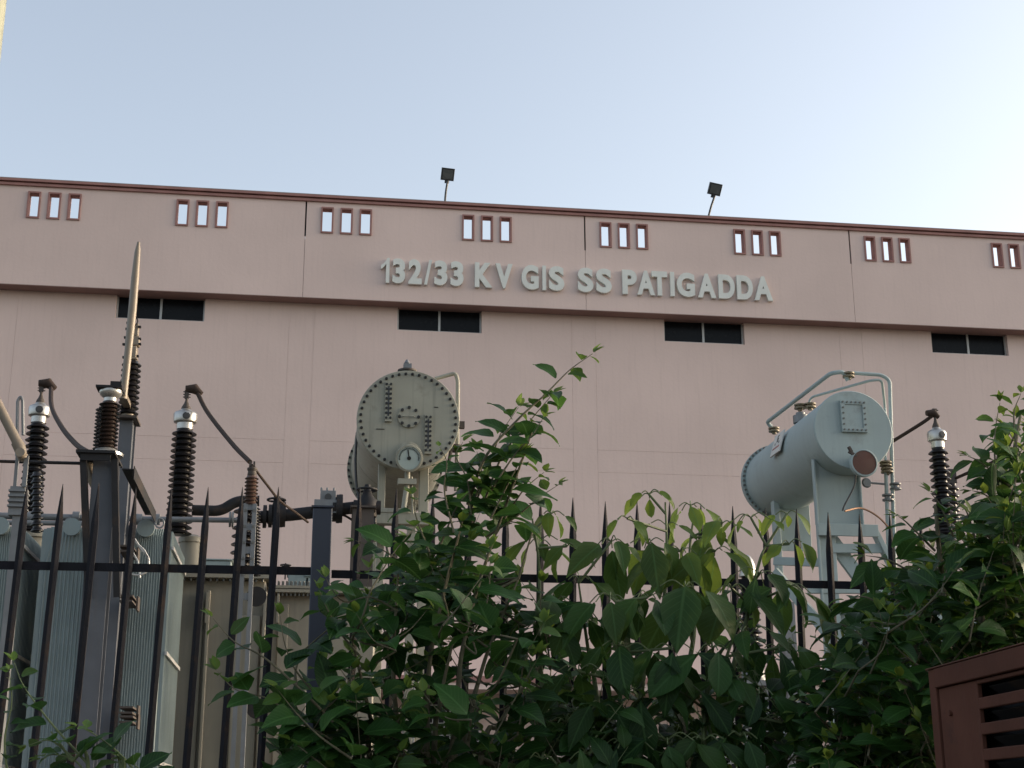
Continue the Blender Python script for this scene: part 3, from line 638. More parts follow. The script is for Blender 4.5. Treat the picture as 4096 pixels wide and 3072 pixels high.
s = MB(); s.lathe((b.x, Y5, t.z), (0,0,1), [(9*k,0),(10*k,2*k),(9*k,10*k),(11*k,13*k),(11*k,17*k),(6*k,20*k)], 18); s.box((b.x-7*k, Y5-.03, t.z+20*k), (b.x-2*k, Y5+.03, t.z+31*k)); s.box((b.x+2*k, Y5-.03, t.z+20*k), (b.x+6*k, Y5+.03, t.z+31*k)); s.build('terminal_clamp', M['brown_steel'], ins)
s = MB(); b = at(552, 1095, Y5 + .4); sheds(s, at(553, 1245, Y5+.4), b, 6*k, 11*k, 22, 1.0); lab(s.build('insulator', M['porc_black'], spst), 'thin black insulator behind the channels')
for yy in (1288, 1530):
    s = MB(); c = at(549, yy, Y5 + .06); s.lathe((c.x + .02, Y5 + .06, c.z), (0,1,0), [(.085,0),(.085,.03)], 20); s.build('clamp_disc', M['steel_dark'], spst)

# ================================================================ DISCONNECTOR (LEFT)
YG = 10.0
a = at(212, 985, YG); k = mpp(212, 985, YG)
ds = thing('disconnector_switch', (a.x, YG, 0), 'disconnector on steel columns with brown insulators and a long blade pointing up', 'switchgear')
xc0 = at(219, 1100, YG).x; zt = a.z
s = MB(); hw = 25*k; s.box((xc0-hw, YG, .02), (xc0+hw, YG+.012, zt - .03)); s.box((xc0-.006, YG+.012, .02), (xc0+.006, YG+.16, zt - .03)); s.box((xc0-hw, YG+.16, .02), (xc0+hw, YG+.172, zt - .03)); s.build('column', M['blue_steel'], ds)
s = MB(); s.box((at(168,985,YG).x, YG - .1, zt), (at(252,985,YG).x, YG + .35, zt + .02)); s.box((at(168,985,YG).x+.03, YG - .08, zt - .05), (at(252,985,YG).x-.03, YG - .07, zt - .002)); s.build('top_plate', M['steel_dark'], ds)
for x0, x1 in ((179, 190), (247, 252)):
    s = MB(); p_, q_ = at(x0, 992, YG - .05), at(x1, 1290, YG - .03); s.bar(p_, q_, .042, .010); s.bar(p_ + Vector((.018,.03,0)), q_ + Vector((.018,.03,0)), .008, .045); s.build('angle_leg', M['steel_dark'], ds)
s = MB(); s.tube(curve([at(190, 1002, YG+.2), at(199, 1035, YG+.2), at(220, 1070, YG+.2)], 6), .035, 10); s.build('conduit', M['cream'], ds)
# crossbeam running back to the rear column
YG2 = 11.9
r0 = at(262, 995, YG+.05); s = MB(); s.box((r0.x - .03, YG + .36, zt - .01), (r0.x + .05, YG2 + .1, zt + .0)); s.box((r0.x + .05, YG+.36, zt - .07), (r0.x + .056, YG2+.1, zt + .02)); s.build('cross_beam', M['steel_dark'], ds)
xr0 = at(272, 950, YG2).x; k2 = mpp(272, 950, YG2); zr = at(272, 907, YG2).z
s = MB(); s.box((xr0 - 16*k2, YG2, .02), (xr0 + 12*k2, YG2 + .012, zr)); s.box((xr0 + 8*k2, YG2 + .012, .02), (xr0 + 10*k2, YG2+.16, zr)); s.box((xr0 - 12*k2, YG2+.16, .02), (xr0+14*k2, YG2+.172, zr)); s.build('column', M['blue_steel'], ds)
s = MB(); s.box((xr0 - 20*k2, YG2 - .08, zr + .001), (xr0 + 22*k2, YG2 + .22, zr + .022)); s.build('top_plate', M['brown_steel'], ds)
for yy in (1178, 1285, 1525, 1545):
    s = MB(); c = at(283, yy, YG2 - .3); s.box((c.x - .08, YG2 - .35, c.z - .02), (c.x + .02, YG2 + .05, c.z - .005)); s.box((c.x - .08, YG2 - .35, c.z - .06), (c.x + .02, YG2 + .05, c.z - .045)); s.box((c.x + .021, YG2 - .1, c.z - .09), (c.x + .035, YG2 + .05, c.z + .02)); s.build('bracket', M['brown_steel'], ds)
# front insulator
zb0 = zt + .022; s = MB(); b = at(230, 966, YG + .1); t = at(232, 868, YG + .1); s.lathe((b.x, YG+.1, zb0), (0,0,1), [(.12,0),(.12,.02),(.085,.035),(.07,.05)], 20); fo2 = s.build('insulator_foot', M['bright'], ds)
s = MB(); sheds(s, (b.x, YG+.1, zb0+.05), (b.x, YG+.1, t.z), 16*k, 23.5*k, 12, .98); iso = s.build('insulator', M['porc_brown'], ds)
s = MB(); s.lathe((b.x, YG+.1, t.z), (0,0,1), [(14*k,0),(14*k,8*k),(22*k,14*k),(25*k,20*k),(24*k,26*k),(8*k,27*k)], 24); s.build('insulator_cap', M['bright'], iso)
s = MB(); z_ = t.z + 27*k; s.box((b.x - 30*k, YG+.02, z_), (b.x + 26*k, YG+.18, z_ + .015)); s.box((b.x + 0*k, YG+.04, z_+.015), (b.x+24*k, YG+.16, z_ + .05)); s.build('terminal_plate', M['steel_dark'], iso)
# second brown insulator behind
s = MB(); b2 = at(219, 966, YG+.75); sheds(s, (b2.x, YG+.75, b2.z-.02), (b2.x, YG+.75, at(219,880,YG+.75).z), 13*k, 20*k, 12); s.build('insulator', M['porc_black'], ds)
s = MB(); b3 = at(203, 1180, YG+1.0); sheds(s, (b3.x, YG+1.0, b3.z), (b3.x, YG+1.0, at(203,1040,YG+1).z), 12*k, 18*k, 13); s.build('insulator', M['porc_black'], ds)
# rear insulator and contact head
s = MB(); t = at(268, 775, YG2); sheds(s, (xr0 - 2*k2, YG2+.06, zr + .06), (xr0 - 2*k2, YG2+.06, t.z), 15*k2, 22.5*k2, 10, .95); ri = s.build('insulator', M['porc_black'], ds)
s = MB(); s.cyl((xr0-2*k2, YG2+.06, zr+.022), (xr0-2*k2, YG2+.06, zr+.065), 14*k2, 20); s.build('insulator_foot', M['cream'], ri)
s = MB(); x_ = xr0 - 4*k2; z_ = t.z
s.box((x_-14*k2, YG2, z_), (x_+15*k2, YG2+.14, z_+.02)); s.box((x_-12*k2, YG2+.01, z_+.02), (x_+12*k2, YG2+.12, z_+32*k2)); s.box((x_-15*k2, YG2+.02, z_+34*k2), (x_+16*k2, YG2+.10, z_+56*k2)); s.box((x_-8*k2, YG2+.03, z_+56*k2), (x_+12*k2, YG2+.1, z_+86*k2))
hh = s.build('contact_head', M['cream'], ds, bevel=.008)
s = MB()
for (dx, dz) in ((-17,34),(17,36),(-15,50),(16,48),(-13,70),(-12,84),(14,76),(-15,4),(14,8)): s.box((x_+(dx-3)*k2, YG2+.02, z_+dz*k2), (x_+(dx+3)*k2, YG2+.05, z_+(dz+4)*k2))
c = Vector((x_+1*k2, YG2-.0, z_+88*k2)); s.tube([c + Vector((math.cos(i*.5236)*9*k2, 0, math.sin(i*.5236)*10*k2)) for i in range(13)], 1.6*k2, 6, False); s.build('contact_fingers', M['steel_dark'], hh)
# blade
s = MB(); YB = YG2 - .35; s.tube([at(266, 862, YB), at(277, 760, YB), at(286, 670, YB), at(292, 600, YB), at(297, 545, YB), at(299.5, 523, YB)], [8*k2, 8*k2, 9*k2, 8.5*k2, 6.5*k2, 3.0*k2], 14); s.build('switch_blade', M['cream'], ds)
s = MB(); s.box((at(255,860,YB).x, YB-.05, at(262,856,YB).z), (at(272,860,YB).x, YB+.35, at(262,846,YB).z)); s.build('blade_hinge', M['cream'], ds)
# operating rod
s = MB(); s.tube([at(-60, 995, YG - .02), at(182, 1001, YG - .02)], 3.6*k, 10); s.build('operating_rod', M['steel_dark'], ds)

# near cream arm (neighbouring switch)
YA = 9.6
a = at(50, 1000, YA); kk = mpp(50, 985, YA)
na = thing('earthing_switch', (a.x, YA, 0), 'thick cream switch arm slanting down from the left edge of the picture', 'switchgear')
s = MB(); s.tube([at(-70, 750, YA), at(0, 882, YA), at(42, 965, YA)], 10.5*kk, 18); s.build('switch_arm', M['cream'], na)
s = MB(); s.tube([at(36, 955, YA), at(42, 966, YA), at(50, 992, YA)], [12.5*kk, 13*kk, 10*kk], 18); c = at(48, 983, YA); s.cyl((c.x, YA-.08, c.z), (c.x, YA+.08, c.z), 10*kk, 18); s.build('arm_joint', M['cream'], na)
s = MB(); c = at(52, 992, YA+.02); s.bar(at(58, 985, YA), at(52, 1052, YA), 9*kk, 9*kk); s.build('link_bar', M['galv'], na); s = MB(); s.bar(at(38, 985, YA+.1), at(32, 1052, YA+.1), 7*kk, 7*kk); s.build('link_bar', M['galv'], na)
s = MB(); s.tube(rounded([at(36, 985, YA+.2), at(38, 865, YA+.2), at(45, 856, YA+.2), at(49, 865, YA+.2), at(50, 940, YA+.2)], .03), 3.5*kk, 10); s.build('contact_loop', M['galv'], na)
s = MB(); c = at(34, 1065, YA+.1); s.box((at(22,1055,YA).x, YA, at(30,1112,YA).z), (at(54,1055,YA).x, YA+.14, at(30,1050,YA).z))
for i in range(4): s.box((at(20,1055,YA).x, YA-.02, at(30,1062+i*11,YA).z), (at(56,1055,YA).x, YA+.16, at(30,1058+i*11,YA).z))
s.box((at(26,1112,YA).x, YA+.02, .02), (at(48,1112,YA).x, YA+.12, at(30,1112,YA).z)); s.build('mounting_post', M['galv'], na)
s = MB(); sheds(s, at(80, 1150, YA + 1.6), at(80, 1020, YA + 1.6), 10*kk, 16*kk, 10); s.build('insulator', M['porc_black'], na)

# ================================================================ TRANSFORMER 2 (RIGHT)
Y2 = 16.2
tr2 = thing('power_transformer', (at(1850, 1300, Y2).x, Y2 + 1, 0), 'pale blue-grey transformer tank with two dark bushings, mostly hidden by the tree at the right', 'transformer', 'power transformers in front of the hall')
c2 = at(1843, 929, Y2); r2 = 88 * mpp(1843, 929, Y2); Y2R = Y2 / 0.848
cons2 = thing('oil_conservator', (c2.x, Y2 + 1, 0), 'pale blue-grey oil conservator with a rust-red disc and pipes along its top', 'conservator tank', 'oil conservators on steel frames')
s = MB(); s.cyl((c2.x, Y2 + .03, c2.z), (c2.x, Y2R, c2.z), r2 * .985, 72); s.build('tank_body', M['cons_blue'], cons2)
s = MB(); s.lathe((c2.x, Y2 - .01, c2.z), (0,1,0), [(r2*.98,0),(r2*1.0,.012),(r2*1.0,.042)], 72); s.build('end_cover', M['cons_blue'], cons2)
s = MB(); s.lathe((c2.x, Y2R-.06, c2.z), (0,1,0), [(r2*1.075,0),(r2*1.075,.035),(r2*1.04,.036),(r2*1.04,.04),(r2*1.075,.041),(r2*1.075,.075)], 64); fl2 = s.build('flange', M['cons_blue'], cons2)
many('flange_bolt', boltm(.016, .02), M['bolt_grey'], [(c2.x + math.cos(math.pi*i/24)*r2*1.035, Y2R - .06, c2.z + math.sin(math.pi*i/24)*r2*1.035) for i in range(48)], fl2)
k2_ = mpp(1843, 929, Y2)
s = MB(); a, b = at(1812, 866, Y2), at(1872, 936, Y2); s.box((a.x, Y2 - .04, b.z), (b.x, Y2 - .012, a.z)); cv = s.build('inspection_cover', M['cons_blue'], cons2, bevel=.004)
s = MB(); t_ = 9*k2_
s.box((a.x, Y2-.052, b.z), (a.x+t_, Y2-.041, a.z)); s.box((b.x-t_, Y2-.052, b.z), (b.x, Y2-.041, a.z)); s.box((a.x+t_, Y2-.052, a.z-t_), (b.x-t_, Y2-.041, a.z)); s.box((a.x+t_, Y2-.052, b.z), (b.x-t_, Y2-.041, b.z+t_)); s.build('cover_rim', M['cons_blue'], cv)
sp = []
for i in range(6):
    sp += [(a.x+t_/2, Y2-.052, b.z+t_/2+(a.z-b.z-t_)*i/5), (b.x-t_/2, Y2-.052, b.z+t_/2+(a.z-b.z-t_)*i/5)]
    if 0 < i < 5: sp += [(a.x+t_/2+(b.x-a.x-t_)*i/5, Y2-.052, a.z-t_/2), (a.x+t_/2+(b.x-a.x-t_)*i/5, Y2-.052, b.z+t_/2)]
many('cover_bolt', boltm(.012, .012), M['bolt_grey'], sp, cv)
c = at(1868, 999, Y2 - .22); s = MB(); s.lathe((c.x, Y2 - .012, c.z + .0), (0,-1,0), [(.1,0),(.1,.12),(.165,.13),(.168,.2),(.150,.205),(.145,.19)], 40); gg = s.build('oil_gauge', M['cons_blue'], cons2)
s = MB(); s.lathe((c.x, Y2 - .205, c.z), (0,-1,0), [(.146,0),(.146,.004),(.05,.012)], 40); s.build('gauge_disc', M['rusty_disc'], gg)
s = MB(); s.bar(at(1840, 977, Y2-.2), at(1833, 965, Y2 - .2), .04, .03); s.bar(at(1850, 985, Y2-.2), at(1833, 975, Y2 - .2), .03, .03); s.build('gauge_latch', M['brown_steel'], gg)
# number plate on the body's left side
ang = R(163); ny = Y2 + 1.35
n_ = Vector((math.cos(ang), 0, math.sin(ang))); tz_ = Vector((-math.sin(ang), 0, math.cos(ang))) * -1; tz_ = tz_ if tz_.z > 0 else -tz_
pc = Vector((c2.x, ny, c2.z)) + n_ * (r2 + .03)
mm = Matrix((Vector((0,-1,0)), tz_, n_)).transposed().to_4x4(); mm.translation = pc
s = MB(); s.box((-.19, -.15, -.008), (.19, .15, .008), mm); npl = s.build('number_plate', M['white_plate'], cons2)
s = MB()
for (x0, y0, x1, y1) in ((-.03,.03,-.005,.10),(-.03,.10,.03,.115),(.015,.03,.03,.07),(-.03,.06,.03,.075),(-.03,.02,.03,.033),(.06,-.01,.085,.02),(-.09,-.01,-.07,.02)): s.box((x0, y0, .008), (x1, y1, .010), mm)
s.build('plate_symbol', M['bolt'], npl)
s = MB()
for i in range(7): s.box((-.14+.04*i, -.07, .008), (-.115+.04*i, -.045, .010), mm)
s.build('plate_text', M['red_mark'], npl)
# pipes and fittings
s = MB()
Ym = Y2 + .5
for pts_, rad_, cr_ in (([at(1668, 925, Y2R-.55), at(1657, 912, Y2R-.55), at(1795, 806, Ym), at(1822, 803, Ym), at(1832, 822, Ym)], .028, .10), ([at(1832, 805, Ym), at(1905, 810, Ym), at(1922, 822, Ym), at(1931, 1155, Ym), at(1934, 1260, Ym)], .024, .14),
    ([at(1745, 878, Ym+.9), at(1752, 858, Ym+.9), at(1880, 822, Ym), at(1905, 820, Ym), at(1912, 880, Ym+.3), at(1913, 1000, Ym)], .017, .10), ([at(1913, 1000, Ym), at(1918, 1150, Ym), at(1920, 1260, Ym)], .024, .1)):
    s = MB(); s.tube(rounded(pts_, cr_), rad_, 12); s.build('vent_pipe', M['cons_blue'], cons2)
for (x, y, Yq) in ((1833, 812, Ym), (1728, 880, Ym+.95), (1750, 878, Ym+.9), (1672, 930, Y2R-.55), (1913, 1004, Ym), (1916, 1018, Ym)):
    s = MB(); a = at(x, y, Yq); s.lathe(a - Vector((0,0,.05)), (0,0,1), [(.03,0),(.03,.03),(.075,.03),(.075,.05),(.05,.055),(.05,.065),(.075,.07),(.075,.09),(.03,.1)], 16); s.build('pipe_fitting', M['brass'], cons2)
for (x, y) in ((1934, 1051), (1918, 1075)):
    s = MB(); a = at(x, y, Ym); s.lathe(a - Vector((0,0,.04)), (0,0,1), [(.07,0),(.07,.02),(.04,.025),(.04,.055),(.07,.06),(.07,.08)], 14); s.build('pipe_flange', M['galv'], cons2)
s = MB(); s.tube([at(1880, 1043, Ym), at(1915, 1046, Ym)], .014, 8); a = at(1872, 1043, Ym); s.lathe(a + Vector((0,.02,0)), (0,-1,0), [(.055,0),(.065,.02),(.05,.04)], 20); s.build('pressure_gauge', M['galv'], cons2)
a = at(1729, 895, Ym+.95); s = MB(); s.lathe(a - Vector((0,0,.12)), (0,0,1), [(.10,0),(.10,.1),(.06,.1),(.06,.14)], 18); s.build('manhole', M['galv'], cons2)
# support frame
s = MB()
def bar2(x0,y0,x1,y1,Ya,Yb,w_,d_): s.bar(at(x0,y0,Ya), at(x1,y1,Yb), w_, d_)
Yf = Y2 + .35
zt2 = c2.z - r2*.55
pa, pb = at(1757, 1060, Yf).x, at(1858, 1060, Yf).x
s.box((pa, Yf, at(1800, 1135, Yf).z), (pb, Yf + .012, c2.z - r2*.6))                        # front saddle plate
s.box((pa, Yf - .06, .4), (pa + .025, Yf - .001, c2.z - r2*.62)); s.box((pa + .027, Yf - .012, .4), (at(1797, 1060, Yf).x, Yf - .001, at(1800, 1137, Yf).z))
s.box((pb - .02, Yf - .06, at(1800, 1135, Yf).z), (pb, Yf - .001, c2.z - r2*.62))
Yg = Y2R - .5; qa, qb = at(1667, 1120, Yg).x, at(1750, 1120, Yg).x
s.box((qa, Yg, at(1700, 1190, Yg).z), (qb, Yg + .012, c2.z - r2*.6)); s.box((qa, Yg - .12, .4), (qa + .08, Yg - .001, c2.z - r2*.62))
s.box((pa, Yf - .09, at(1800, 1160, Yf).z), (at(1892, 1150, Yf).x, Yf - .061, at(1800, 1134, Yf).z))
bar2(1885, 1140, 1928, 1228, Yf, Yf, .13, .06); s.box((at(1912,1228,Yf).x, Yf-.03, .4), (at(1930,1228,Yf).x, Yf+.05, at(1920,1225,Yf).z))
bar2(1797, 1185, 1915, 1185, Yf, Yf, .05, .11)
bar2(1672, 1212, 1795, 1216, Yf+.5, Yf-.02, .05, .10)
bar2(1795, 1165, 1895, 1300, Yf+.1, Yf+.1, .06, .17); bar2(1672, 1235, 1790, 1370, Yf+.6, Yf, .05, .13)
bar2(1745, 1275, 1930, 1275, Yf, Yf, .05, .08)
s.build('support_frame', M['cons_blue'], cons2, bevel=.005)
s = MB(); s.tube(curve([at(1848, 1020, Y2 - .1), at(1845, 1050, Y2-.1), at(1825, 1090, Y2-.1), at(1820, 1103, Y2-.1)], 6), .01, 6); s.build('control_cable', M['cable_black'], cons2)
s = MB(); s.tube(curve([at(1825, 1104, Y2-.1), at(1860, 1098, Y2), at(1895, 1115, Y2), at(1925, 1145, Y2)], 6), .012, 6); s.build('control_cable', M['cable_copper'], cons2)
# tank (mostly hidden)
s = MB(); a = at(1960, 1260, Y2); s.box((a.x, Y2 + .2, .4), (a.x + 2.6, Y2 + 2.6, at(2000, 1275, Y2).z)); s.box((a.x-.08, Y2+.1, at(2000, 1275, Y2).z+.001), (a.x+2.7, Y2+2.7, at(2000,1275,Y2).z+.07)); s.build('tank', M['cons_blue'], tr2, bevel=.015)
b_r, t_r = bushing(tr2, 2026, 968, 1200, 16.6, 46, 16)
clamp(b_r, at(2019, 893, 16.6) - Vector((.06,0,0)))
s = MB(); sheds(s, at(2062, 1200, 17.4), at(2056, 1045, 17.4), 9*k2_, 16*k2_, 10); s.box((at(2048,1045,17.4).x, 17.35, at(2056,1045,17.4).z), (at(2064,1045,17.4).x, 17.45, at(2056,1015,17.4).z)); lab(s.build('bushing', M['porc_brown'], tr2), 'smaller brown bushing half hidden by leaves')
cable([at(2014, 898, 16.6), at(1990, 915, 16.7), at(1932, 951, 17.0), at(1900, 970, 17.2)], .024, 'cable', 'straight brown conductor running behind the pale blue-grey conservator')
cable([at(2058, 1036, 17.4), at(2090, 1022, 17.2), at(2125, 1008, 17.0), at(2160, 990, 16.8)], .022, 'cable', 'brown conductor rising into the leaves of the tree at the right')
# arrester behind fence at x=1622
Y6 = 11.0; a = at(1625, 1440, Y6); k = mpp(1622, 1300, Y6)
ar = thing('post_insulator', (a.x, Y6, 0), 'black ribbed insulator with a shiny cap behind the drooping broad leaves', 'insulator')
s = MB(); sheds(s, (a.x, Y6, a.z), (a.x, Y6, at(1622, 1246, Y6).z), 17*k, 27*k, 14, .8); s.build('insulator', M['porc_black'], ar)
zt_ = at(1622, 1246, Y6).z; s = MB(); s.lathe((a.x, Y6, zt_), (0,0,1), [(20*k,0),(20*k,6*k),(17*k,8*k),(17*k,24*k),(13*k,36*k),(8*k,44*k),(4*k,47*k)], 24); s.build('metal_cap', M['bright'], ar)
s = MB(); s.lathe((a.x, Y6, a.z - 30*k), (0,0,1), [(30*k,0),(30*k,5*k),(25*k,6*k),(25*k,28*k),(28*k,30*k)], 24); s.build('metal_foot', M['galv'], ar)
s = MB(); s.box((a.x-40*k, Y6-.12, a.z-42*k), (a.x+40*k, Y6+.12, a.z-31*k)); s.box((a.x-30*k, Y6-.05, .02), (a.x-20*k, Y6+.05, a.z-42.5*k)); s.box((a.x+20*k, Y6-.05, .02), (a.x+30*k, Y6+.05, a.z-42.5*k)); 
s.build('support_frame', M['galv'], ar)
# grey steel column at x~1690-1715, behind the broad leaves
a = at(1705, 1330, 11.6); sc_ = thing('steel_column', (a.x, 11.6, 0), 'grey steel angle column behind the leaves, right of the black post insulator', 'column')
s = MB(); s.box((a.x-.05, 11.6, .02), (a.x+.05, 11.61, at(1705,1300,11.6).z)); s.box((a.x-.05, 11.61, .02), (a.x-.04, 11.7, at(1705,1300,11.6).z)); s.build('column_shaft', M['galv'], sc_)
s = MB(); s.box((a.x-.09, 11.5, .0), (a.x+.09, 11.8, .02)); s.build('base_plate', M['galv'], sc_)

# ================================================================ FENCE
YF = 5.6
kf = mpp(1100, 1230, YF)
pal_x = [-32, 45+14, 136, 214, 294, 371, 450, 524, 602]
pal_top = [1040, 1044, 1045, 1045, 1052, 1052, 1052, 1052, 1052]
wlf = thing('boundary_wall', (1, YF, 0), 'low plastered boundary wall that carries the spiked fence', 'wall')
s = MB(); s.box((-8, YF - .12, 0), (12, YF + .12, 1.25)); s.build('wall_body', M['plaster'], wlf)
s = MB(); s.box((-8, YF - .16, 1.25), (12, YF + .16, 1.32)); s.build('coping', M['concrete'], wlf)
def paling(x, ytop, parent, lean=.02):
    t = at(x, ytop, YF); zb_ = 1.32; b = Vector((t.x - lean*(t.z - zb_), YF, zb_))
    wv, tv = .0138, .006; d = (t - b).normalized(); 
    s = MB(); bm = s.bm
    lv = [(0, 1), (1 - .155/(t.z-zb_), 1), (1 - .02/(t.z-zb_), .22), (1, .05)]
    rings = []
    for u, w_ in lv:
        c = b.lerp(t, u); ww_ = wv*w_; th = tv*max(w_, .3)
        rings.append([bm.verts.new(c + Vector(p)) for p in ((-ww_, -th*.4, 0), (0, -th*1.6, 0), (ww_, -th*.4, 0), (ww_, th, 0), (-ww_, th, 0))])
    for i in range(3):
        for j in range(5): bm.faces.new((rings[i][j], rings[i][(j+1) % 5], rings[i+1][(j+1) % 5], rings[i+1][j]))
    bm.faces.new(rings[-1]); bm.faces.new(rings[0][::-1])
    rot = random.uniform(-.12, .12); wob = random.uniform(-.004, .004)
    for v in bm.verts: v.co.x += wob * math.sin((v.co.z - zb_) * 2.2)
    m = Matrix.Translation(b) @ Matrix.Rotation(rot, 4, 'Z') @ Matrix.Translation(-b)
    bmesh.ops.transform(bm, matrix=m, verts=bm.verts[:])
    return s.build('paling', M['fence'], parent)
random.seed(5)
f1 = thing('spiked_fence', (at(300, 1230, YF).x, YF, 1.32), 'left length of the black spiked steel fence, in front of the radiators', 'fence', 'spiked fence lengths on the boundary wall')
for x, y in zip(pal_x, pal_top): paling(x, y, f1)
s = MB(); p_, q_ = at(-90, 1219, YF + .02), at(676, 1234, YF + .02); s.bar(p_, q_, .008, .031); s.bar(p_ + Vector((0,.02,.012)), q_ + Vector((0,.02,.012)), .034, .006); s.build('rail', M['fence'], f1)
s = MB(); s.bar((p_.x, YF + .02, 1.45), (q_.x, YF + .02, 1.45), .035, .03); s.build('rail', M['fence'], f1)
f2 = thing('spiked_fence', (at(1500, 1250, YF).x, YF, 1.32), 'right length of the black spiked steel fence, overgrown by the shrubs', 'fence', 'spiked fence lengths on the boundary wall')
xs_ = [778, 857, 936, 1014, 1094, 1168, 1238, 1308, 1376, 1446, 1514, 1583, 1653, 1721, 1789, 1856, 1921, 1987, 2051, 2115, 2178, 2240]
for x in xs_: paling(x, 1064 + (x - 1000)*.052 + random.uniform(-3, 3), f2, .017)
s = MB(); p_, q_ = at(716, 1240, YF + .02), at(2290, 1274, YF + .02); s.bar(p_, q_, .008, .031); s.bar(p_ + Vector((0,.02,.012)), q_ + Vector((0,.02,.012)), .034, .006); s.build('rail', M['fence'], f2)
s = MB(); s.bar((p_.x, YF + .02, 1.45), (q_.x, YF + .02, 1.45), .035, .03); s.build('rail', M['fence'], f2)
a = at(697, 1100, YF); fp = thing('fence_post', (a.x, YF, 1.32), 'square blue-black steel fence post, wider than the spiked palings beside it', 'post')
hw = 20.5*kf; s = MB(); s.box((a.x - hw, YF - .03, 1.322), (a.x + hw, YF + .045, a.z)); s.build('post_shaft', M['fence_blue'], fp, bevel=.004)
s = MB(); s.box((a.x - hw - .006, YF - .036, a.z + .001), (a.x + hw + .006, YF + .051, a.z + .008)); s.build('post_cap', M['fence_blue'], fp)

# ================================================================ RUSTY CABINET (RIGHT, NEAR)
cz = at(2003, 1449, 3.75).z; ca = R(-3.5)
orig = Vector((at(2003, 1438, 3.75).x, 3.75, 0))
cab = thing('vent_cabinet', orig, 'rust red steel cabinet with dark louvre slots in front of the tree', 'cabinet')
mc = Matrix.Translation(orig) @ Matrix.Rotation(ca, 4, 'Z')
def cbx(mb, x0, y0, z0, x1, y1, z1): mb.box((x0, y0, z0), (x1, y1, z1), mc)
L_, W_ = 2.3, 1.2    # along -y, along +x
s = MB(); t = .02
y_s0 = -0.31         # slots start this far towards the camera
cbx(s, 0, -.045, 0, t + .01, 0, cz)                                   # corner post
slz = []; zz = cz - .062
for i in range(24): slz.append(zz); zz -= .061
top = cz - .052
cbx(s, .006, y_s0, 0.1, t, -.052, top)                        # plain panel
cbx(s, .006, -L_ + .1, 0.1, t, -1.9, top)
prev = top
for z in slz:
    cbx(s, .006, -1.9, z, t, y_s0, prev); prev = z - .033
cbx(s, .006, -1.9, 0.1, t, y_s0, prev)
cbx(s, -.004, -L_, cz - .050, t + .01, -.048, cz)                        # top band
cbx(s, t + .012, -.02, 0, W_, 0, cz); cbx(s, t+.012, -L_, 0, W_, -L_ + .02, cz); cbx(s, W_, -L_, 0, W_ + .02, 0, cz)
s.build('side_panel', M['rust_red'], cab, bevel=.003)
s = MB(); cbx(s, -.006, -L_ - .01, cz + .001, W_ + .03, .004, cz + .005); s.build('roof', M['rust_red'], cab, bevel=.004)
s = MB(); cbx(s, t + .05, -L_ + .05, .1, W_ - .02, -.05, cz - .03); s.build('dark_core', M['dark_room'], cab)
for z in slz:
    s = MB(); m2 = mc @ Matrix.Translation((t + .024, 0, z - .016)) @ Matrix.Rotation(R(35), 4, 'Y'); s.box((-.018, -1.88, -.0015), (.018, y_s0 - .02, .0015), m2); s.build('louvre', M['steel_dark'], cab)
many('rivet', boltm(.007, .008, mc.to_3x3() @ Vector((-1,0,0))), M['rust_red'], [mc @ Vector((.006, -.13, cz - .12 - i*.2)) for i in range(8)], cab)

# ================================================================ PLANTS
class Plant:
    def __init__(s):
        s.v = []; s.f = []; s.uv = []; s.y = []
    def leaf(s, base, d, nrm, L, W, droop=.3, fold=.25, young=0.0, shape='ovate', pet=.12, wav=.0):
        d = d.normalized(); side = d.cross(nrm)
        if side.length < 1e-3: side = d.cross(Vector((1, 0, 0)))
        side.normalize(); nrm = side.cross(d).normalized()
        prof = {'ovate': [(0,.03),(.10,.50),(.26,.92),(.42,1.0),(.6,.82),(.78,.50),(.9,.22),(1,.0)],
                'lance': [(0,.03),(.12,.42),(.3,.86),(.48,1.0),(.66,.80),(.82,.44),(.92,.18),(1,.0)],
                'obov': [(0,.03),(.15,.38),(.35,.76),(.55,1.0),(.72,.93),(.86,.60),(.95,.22),(1,.0)]}[shape]
        i0 = len(s.v); n = len(prof); pos = base.copy(); dd = d.copy(); nn = nrm.copy(); last = 0
        rot = Quaternion(side, -droop / n)
        ph = random.uniform(0, 6)
        pos = pos + dd * (L * pet)
        for i, (t, w_) in enumerate(prof):
            pos = pos + dd * (L * (1 - pet) * (t - last)); last = t
            ww_ = w_ * W / 2 * (1 + random.uniform(-.09, .09)); up_ = nn * (abs(ww_) * fold)
            wv = nn * (math.sin(t * 9 + ph) * wav * W)
            s.v += [pos - side * ww_ + up_ + wv, pos.copy(), pos + side * ww_ + up_ - wv]; s.uv += [(-w_, t), (0, t), (w_, t)]; s.y += [young] * 3
            dd = rot @ dd; nn = rot @ nn
        for i in range(n - 1):
            a = i0 + 3 * i; s.f += [(a, a+1, a+4, a+3), (a+1, a+2, a+5, a+4)]
    def build(s, name, m, parent):
        me = bpy.data.meshes.new(name); me.from_pydata([tuple(v) for v in s.v], [], s.f); me.materials.append(m)
        uvl = me.uv_layers.new(name='UVMap'); 
        for lp in me.loops: uvl.data[lp.index].uv = s.uv[lp.vertex_index]
        at_ = me.attributes.new('young', 'FLOAT', 'POINT')
        for i, y in enumerate(s.y): at_.data[i].value = y
        for p in me.polygons: p.use_smooth = True
        o = bpy.data.objects.new(name, me); C.objects.link(o); o.parent = parent; o.matrix_parent_inverse = parent.matrix_world.inverted(); return o

